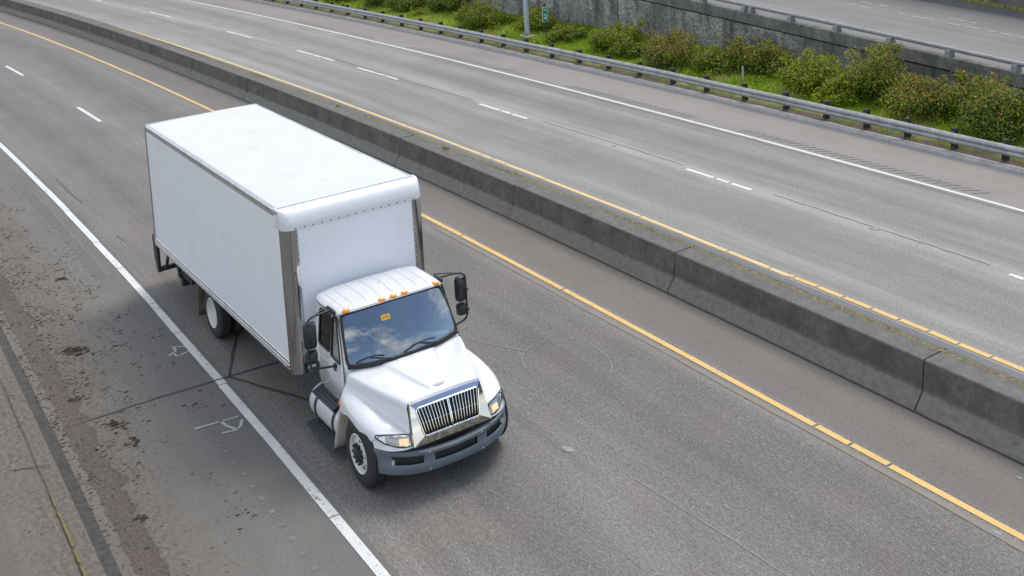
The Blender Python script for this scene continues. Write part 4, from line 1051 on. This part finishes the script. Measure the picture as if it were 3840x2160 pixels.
# mirrors on their tube frames
def mirror(s):
    mr_ = bpy.data.objects.new('mirror', None); COL.objects.link(mr_); mr_.parent = tr
    b = B(); yo = s*1.40
    pts = [(-1.44, s*.945, 2.265), (-1.40, s*1.20, 2.275), (-1.35, s*1.34, 2.27), (-1.33, yo, 2.22), (-1.32, yo, 1.95), (-1.32, yo, 1.56), (-1.32, s*1.37, 1.50), (-1.30, s*1.30, 1.475), (-1.22, s*1.04, 1.47)]
    b.tube(pts, .018, 8); b.tube([(-1.55, s*.945, 2.30), (-1.38, s*1.28, 2.285)], .010, 6); b.build('mirror_frame', m_black, mr_, smooth=60)
    b = B(); b.box((-1.42, s*.95, 2.265), (.26, .045, .07)); b.box((-1.22, s*1.03, 1.45), (.08, .05, .11)); b.build('mirror_bracket', m_black, mr_, bevel=.012)
    R = Matrix.Rotation(s*.26, 3, 'Z')
    def head(c, w_, h_, d_, nm):
        b = B(); rows_ = []
        for f, dx in ((1.0, -.5), (1.02, -.1), (.93, .3), (.7, .5), (.02, .58)):
            ring = []
            for k in range(20):
                t = 2*PI*k/20; cy, sy = math.cos(t), math.sin(t)
                e = .38; ring.append(Vector(c)+R @ Vector((dx*d_, w_/2*f*math.copysign(abs(cy)**e, cy), h_/2*f*math.copysign(abs(sy)**e, sy))))
            rows_.append(ring)
        b.grid(rows_, closed=True); o = b.build(nm, m_black, mr_, smooth=50)
        b = B(); b.face([b.vert(p+R @ Vector((-.002, 0, 0))) for p in rows_[0]]); b.build('mirror_glass', m_chr2, mr_)
        b = B(); b.box((c[0]+.05, yo*.0+c[1]+s*.06, c[2]), (.06, .05, .05)); b.build('mirror_clamp', m_black, mr_, bevel=.008)
    head((-1.37, s*1.345, 1.99), .20, .42, .12, 'mirror_head'); head((-1.37, s*1.345, 1.645), .19, .20, .12, 'spot_mirror')
lr(mirror)
# interior
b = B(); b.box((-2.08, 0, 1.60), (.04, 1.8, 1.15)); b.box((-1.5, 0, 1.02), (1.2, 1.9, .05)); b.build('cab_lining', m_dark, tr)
b = B(); b.grid([[(-1.30, y, 1.30), (-1.28, y, 1.42), (-1.18, y, 1.475), (-.98, y, 1.475), (-.84, y, 1.47)] for y in frange(-.92, .92, 10)], 0)
b.grid([[(-1.31, y, 1.42+.09*math.exp(-((y-.42)/.24)**2)), (-1.20, y, 1.47+.10*math.exp(-((y-.42)/.26)**2)), (-1.08, y, 1.475+.02*math.exp(-((y-.42)/.26)**2))] for y in frange(-.0, .85, 14)], 0)
b.build('dashboard', m_dash, tr, smooth=50)
b = B()
for i in range(22): b.box((-.90, .10+i*.03, 1.485), (.075, .016, .014))
b.build('defrost_vent', m_dark, tr)
b = B(); R = Matrix.Rotation(.75, 3, 'Y'); b.tube([Vector((-1.38, .42, 1.56))+R @ Vector((.21*math.cos(t), .21*math.sin(t), 0)) for t in frange(0, 2*PI, 28)[:-1]], .016, 6, closed=True); b.tube([(-1.38, .42, 1.56), (-1.20, .42, 1.38)], .03, 8); b.tube([Vector((-1.38, .42, 1.56))+R @ Vector((0, t, 0)) for t in (-.2, .2)], .012, 6); b.build('steering_wheel', m_black, tr, smooth=60)
for s in (1, -1):
    st_ = bpy.data.objects.new('seat', None); COL.objects.link(st_); st_.parent = tr; st_.location = (-1.72, s*.45, 1.2)
    b = B(); b.box((0, 0, 0), (.5, .5, .16)); b.build('cushion', plain('grey seat cloth', (.16, .18, .18), .9), st_, bevel=.05)
    b = B(); b.box((-.22, 0, .40), (.13, .48, .72), 0, Matrix.Rotation(-.15, 3, 'Y')); b.build('backrest', bpy.data.materials['grey seat cloth'], st_, bevel=.05)

# ------------------------------------------------ hood and fenders, one moulding per half station table
ST = [ # x, list of (y,z)
 (-.86, [(0, 1.50), (.22, 1.50), (.42, 1.495), (.52, 1.48), (.76, 1.475), (.955, 1.46), (1.01, 1.40), (1.04, 1.31), (1.065, 1.25), (1.10, 1.19), (1.15, 1.09), (1.165, .95)]),
 (-.72, [(0, 1.485), (.21, 1.485), (.39, 1.48), (.48, 1.455), (.72, 1.45), (.925, 1.44), (.975, 1.37), (1.005, 1.27), (1.05, 1.235), (1.11, 1.185), (1.165, 1.09), (1.18, .95)]),
 (-.50, [(0, 1.46), (.19, 1.46), (.34, 1.455), (.42, 1.425), (.66, 1.425), (.865, 1.41), (.91, 1.32), (.935, 1.205), (1.02, 1.20), (1.11, 1.165), (1.175, 1.08), (1.19, .995)]),
 (-.25, [(0, 1.43), (.16, 1.43), (.27, 1.425), (.345, 1.39), (.58, 1.395), (.79, 1.38), (.83, 1.27), (.855, 1.13), (.96, 1.14), (1.085, 1.12), (1.17, 1.05), (1.19, .955)]),
 (-.02, [(0, 1.40), (.12, 1.40), (.205, 1.395), (.275, 1.36), (.50, 1.37), (.715, 1.355), (.75, 1.22), (.775, 1.055), (.89, 1.065), (1.04, 1.055), (1.14, .99), (1.165, .85)]),
 (.14, [(0, 1.378), (.09, 1.378), (.155, 1.372), (.215, 1.345), (.45, 1.355), (.662, 1.335), (.69, 1.18), (.712, 1.005), (.83, 1.02), (.98, 1.01), (1.09, .95), (1.165, .815)]),
 (.24, [(0, 1.345), (.07, 1.345), (.13, 1.342), (.18, 1.335), (.42, 1.34), (.63, 1.322), (.655, 1.15), (.675, .975), (.78, .985), (.92, .975), (1.05, .925), (1.16, .80)]),
 (.33, [(0, 1.325), (.07, 1.325), (.13, 1.325), (.18, 1.325), (.40, 1.322), (.605, 1.305), (.63, 1.13), (.648, .945), (.735, .945), (.86, .93), (.97, .895), (1.07, .775)]),
]
NP = 12
def cr(p0, p1, p2, p3, t):
    return .5*((2*p1)+(p2-p0)*t+(2*p0-5*p1+4*p2-p3)*t*t+(3*p1-p0-3*p2+p3)*t**3)
def crline(ps, n):
    out = []
    for i in range(len(ps)-1):
        a = ps[max(i-1, 0)]; d_ = ps[min(i+2, len(ps)-1)]
        for k in range(n): out.append(cr(a, ps[i], ps[i+1], d_, k/n))
    out.append(ps[-1]); return out
def crpatch(g, nu, nv):
    R_ = [crline(r, nv) for r in g]
    C_ = [crline([R_[i][j] for i in range(len(R_))], nu) for j in range(len(R_[0]))]
    return [[C_[j][i] for j in range(len(C_))] for i in range(len(C_[0]))]
NOSE = [(.33, 0, 1.325), (.33, .07, 1.325), (.33, .13, 1.325), (.33, .18, 1.325), (.332, .40, 1.322), (.335, .598, 1.306), (.385, .622, 1.12), (.442, .642, .93), (.425, .735, .95), (.365, .86, .955), (.285, .985, .945), (.20, 1.105, .87)]
LOWR = [(.545, .655, .76), (.52, .76, .75), (.455, .89, .75), (.345, 1.01, .755), (.07, 1.15, .765)]
b = B()
for s in (1, -1):
    # the profile corners are doubled so the pressed edges stay crisp
    g_ = [[Vector((x, s*y, z)) for y, z in pr] for x, pr in ST[:-1]]+[[Vector((x, s*y, z)) for x, y, z in NOSE]]
    for k_, q_ in ((-5, (-.25, 1.19, .945)), (-4, (-.10, 1.175, .90)), (-3, (-.03, 1.165, .845)), (-2, (.02, 1.16, .80)), (-1, (.05, 1.15, .78))): g_[k_][11] = Vector((q_[0], s*q_[1], q_[2]))
    b.grid(crpatch(g_, 4, 4))
    low = [[g_[-2][k] for k in (7, 8, 9, 10, 11)], [g_[-1][k] for k in (7, 8, 9, 10, 11)], [Vector((x, s*y, z)) for x, y, z in LOWR]]
    pt_ = crpatch(low, 4, 4); b.grid(pt_[4:])
    b.grid([[g_[-1][k]+Vector((-.004, 0, 0)) for k in (5, 6, 7)], [Vector((.30, s*.56, z)) for z in (1.28, 1.1, .93)]])
hd = b.build('hood', m_paint, tr, smooth=42)
b = B(); N = 14
for f0, f1 in ((1, 0),):
    ring = [Vector((.185+.028*math.cos(2*PI*k/N), .005+.105*math.sin(2*PI*k/N), 1.366+.006-.18*.028*math.cos(2*PI*k/N))) for k in range(N)]
    b.face([b.vert(p) for p in ring])
b.build('hood_scoop_lip', plain('grey moulding', (.40, .42, .40), .5), tr, solid=.006)
def fender_bits(s):
    # rear skirt with its cream inner side, and the orange lamp at its top
    b = B(); rows_ = []
    for z, x, y0, y1 in ((.30, -1.02, .90, 1.235), (.45, -.99, .88, 1.225), (.65, -.95, .86, 1.20), (.82, -.91, .86, 1.175), (.97, -.87, .86, 1.165)):
        rows_.append([(x+.03, s*y0, z), (x, s*(y0+.12), z), (x, s*(y1-.05), z), (x+.0, s*y1, z)])
    b.grid(rows_); b.build('fender_skirt', m_liner, tr, smooth=50, solid=.014)
    b = B()
    rows_ = [[(FA+.60*math.cos(t), s*y, WR+.56*math.sin(t)+.02) for y in (.55, .85, 1.06)] for t in frange(PI*.2, PI*1.0, 16)]
    b.grid(rows_); b.build('wheel_liner', m_liner, tr, smooth=60)
    b = B(); b.lathe([(0, .034), (.02, .03), (.03, .001)], (0, 0, 0), 'y', 12); q = b.build('side_marker', m_red, tr, smooth=60, loc=(-.86, s*1.15, 1.045)); q.scale = (1, s, 1.25)
    # head lamp
    hl = bpy.data.objects.new('headlight', None); COL.objects.link(hl); hl.parent = tr
    top_ = [Vector(p) for p in ((.455, .665, .925), (.43, .74, .945), (.37, .85, .955), (.28, .98, .96), (.18, 1.08, .945))]
    bot_ = [Vector(p) for p in ((.525, .665, .79), (.505, .75, .785), (.435, .87, .80), (.315, 1.0, .845), (.185, 1.09, .925))]
    def sm(p): return Vector((p.x, s*p.y, p.z))
    b = B(); n_ = 5
    b.grid([[sm(top_[k].lerp(bot_[k], i/n_))+Vector((.015+.022*math.sin(PI*i/n_), 0, 0)) for k in range(5)] for i in range(n_+1)]); b.build('lens', m_lens, hl, smooth=60, subsurf=1)
    b = B(); b.grid([[sm(top_[k].lerp(bot_[k], i/n_))+Vector((.006-.0*math.sin(PI*i/n_), 0, 0)) for k in range(5)] for i in range(n_+1)]); b.build('reflector', m_refl, hl, smooth=30)
    c = sm(Vector((.47, .775, .862))); b = B(); b.box((-.01, 0, 0), (.022, .135, .085)); q = b.build('lamp', m_lampw, hl, smooth=60, loc=c+Vector((.03, 0, 0))); q.rotation_euler = (0, -.25, s*.42)
    c = sm(Vector((.36, .93, .905))); b = B(); b.lathe([(.0, .04), (-.015, .03), (-.02, .001)], (0, 0, 0), 'x', 18); q = b.build('high_beam', m_chr2, hl, smooth=60, loc=c+Vector((.02, 0, 0))); q.rotation_euler = (0, 0, s*.7)
    b = B(); b.tube(rounded_loop([sm(p)+Vector((.012, 0, 0)) for p in top_]+[sm(p)+Vector((.012, 0, 0)) for p in reversed(bot_)], .03), .009, 6, closed=True); b.build('bezel', m_black, hl, smooth=60)
m_lens = glassmat('clear lamp lens', (.95, .95, .93), 1.5)
m_refl = plain('silver reflector', (.72, .72, .72), .12, 1.0, var=.3, nscale=14)
m_lampw, t_ = M('warm lit lamp'); t_.bsdf().inputs['Base Color'].default_value = (.9, .62, .36, 1); t_.bsdf().inputs['Emission Color'].default_value = (1, .66, .36, 1); t_.bsdf().inputs['Emission Strength'].default_value = .35
lr(fender_bits)
# ------------------------------------------------ grille
gl = bpy.data.objects.new('grille', None); COL.objects.link(gl); gl.parent = tr
def trap(x, z, hw): return [(x, -hw, z), (x, hw, z)]
# surround: top bar, two cheeks, bottom bar
b = B()
outT = (.318, 1.332, .603); outT2 = (.385, 1.322, .592); inT = (.438, 1.255, .535); inT2 = (.415, 1.235, .53)
b.grid([[(x, y*hw, z-.012*abs(y)**3) for y in frange(-1, 1, 12)] for x, z, hw in (outT, outT2, inT, inT2)])
for s in (1, -1):
    L = []
    for t in frange(0, 1, 6):
        zo = lerp(1.322, .765, t); zi = lerp(1.255, .865, t)
        L.append([(lerp(.338, .555, t), s*lerp(.600, .668, t), zo), (lerp(.375, .580, t), s*lerp(.592, .655, t), zo-.002), (lerp(.438, .555, t), s*lerp(.535, .468, t), zi), (lerp(.415, .53, t), s*lerp(.528, .462, t), zi)])
    b.grid(L)
b.grid([[(x, y*hw, z) for y in frange(-1, 1, 12)] for x, z, hw in ((.53, .862, .462), (.556, .865, .468), (.583, .763, .66), (.55, .745, .66))])
b.build('grille_surround', m_chrg, gl, smooth=40)
b = B()
loopg = rounded_loop([Vector((.44, -.53, 1.25)), Vector((.557, -.462, .868)), Vector((.557, .462, .868)), Vector((.44, .53, 1.25))], .05); b.tube(loopg, .013, 6, closed=True); b.build('grille_trim', m_chr2, gl, smooth=60)
b = B(); b.grid([[(.36, y, 1.25) for y in (-.53, .53)], [(.48, y, .86) for y in (-.465, .465)]]); b.build('radiator_screen', m_gask, gl)
NB = 20
for k in range(NB):
    f = -1+2*(k+.5)/NB; w_ = .007
    if k in (9, 10): f = (-.022 if k == 9 else .022); w_ = .013
    b = B(); tp = Vector((.425, f*.52, 1.248)); bt = Vector((.545, f*.452, .872)); ou = Vector((.026, 0, .008))
    mid = Vector((.012, 0, .004))
    b.grid([[p+Vector((0, -w_, 0)), p+ou*(1)+Vector((0, -w_*.55, 0)), p+ou+Vector((0, w_*.55, 0)), p+Vector((0, w_, 0)), p-Vector((.03, 0, 0))] for p in (tp, tp.lerp(bt, .5)+mid, bt)], closed=True)
    b.build('grille_bar', m_chr2, gl, smooth=40)
b = B(); b.tube([(.475, y, 1.02) for y in frange(-.48, .48, 4)], .008, 6); b.build('grille_cross_bar', m_alu, gl, smooth=60)
# ------------------------------------------------ bumper
def bx(y): return interp(abs(y), [0, .3, .5, .65, .8, .9, 1.0, 1.08, 1.14, 1.165], [.66, .65, .63, .595, .53, .465, .375, .27, .14, .0])
ys = [-1.165, -1.14, -1.08, -1.0, -.94, -.86, -.72, -.53, -.50, -.385, -.36, -.2, 0, .2, .36, .385, .50, .53, .72, .86, .94, 1.0, 1.08, 1.14, 1.165]
def zt_(y): return .665+.10*(abs(y)/1.165)**1.6
def zb_(y): return .335+.045*(abs(y)/1.165)**2
fr = [(-.11, 1.0), (-.035, 1.005), (-.004, .965), (.0, .86), (-.012, .80), (-.012, .48), (.0, .42), (.004, .24), (-.03, .05), (-.10, .0)]
def bpt(y, dx, f): n_ = 1.0; return Vector((bx(y)+dx, y*(1+dx*.08*(abs(y) > .9)), lerp(zb_(y), zt_(y), f)))
b = B()
def bsk(i, j):   # i: profile row, j: column
    if i != 4: return False
    a, c = ys[j], ys[j+1]; m = abs((a+c)/2)
    return m < .36 or .53 < m < .94
b.grid([[bpt(y, dx, f) for y in ys] for dx, f in fr], 0, bsk)
b.build('bumper', m_bump, tr, smooth=35, solid=.02, bevel=0)
b = B(); b.grid([[(bx(y)-.05, y*.99, z) for y in ys[2:-2]] for z in (.46, .64)]); b.build('bumper_backing', m_gask, tr)
for s in (1, -1):
    b = B(); b.box((bx(.93)-.035, s*.915, .57), (.03, .07, .075), 0, Matrix.Rotation(s*-.65, 3, 'Z')); b.build('fog_light', m_frost, tr, bevel=.008)
for y in (-.44, .44):
    for f in (.90, .16):
        b = B(); b.lathe([(0, .011), (.006, .008), (.007, .001)], (bx(y)+.002, y, lerp(zb_(y), zt_(y), f)), 'x', 8); b.build('bumper_bolt', m_chr2, tr, smooth=60)
b = B(); b.box((.50, 0, .715), (.05, 1.5, .06)); b.build('bumper_gap_seal', m_gask, tr)
# loose things on the dashboard
cup = B(); cup.lathe([(0, .036), (.10, .047), (.10, .042), (.01, .031)], (0, 0, 0), 'z', 20); q = cup.build('paper_cup', plain('white paper cup', (.72, .76, .76), .6), smooth=50, loc=(-1.00, -.17, 1.485)); q.rotation_euler = (.9, .3, .4); q.location = (-1.02, -.18, 1.53)
tag(q, 'white paper cup lying on the dashboard behind the windscreen', 'cup')
pp = B(); pp.grid([[(-1.22+.03*i+.01*random.uniform(-1, 1), -.66+.045*j+.01*random.uniform(-1, 1), 1.50+.045*mnoise.noise(Vector((i*.7, j*.6, 3)))+.02*random.random()) for j in range(9)] for i in range(7)])
tag(pp.build('crumpled_paper', plain('crumpled white paper', (.62, .68, .68), .8), smooth=180, solid=.002), 'crumpled white paper on the passenger side of the dashboard', 'paper')
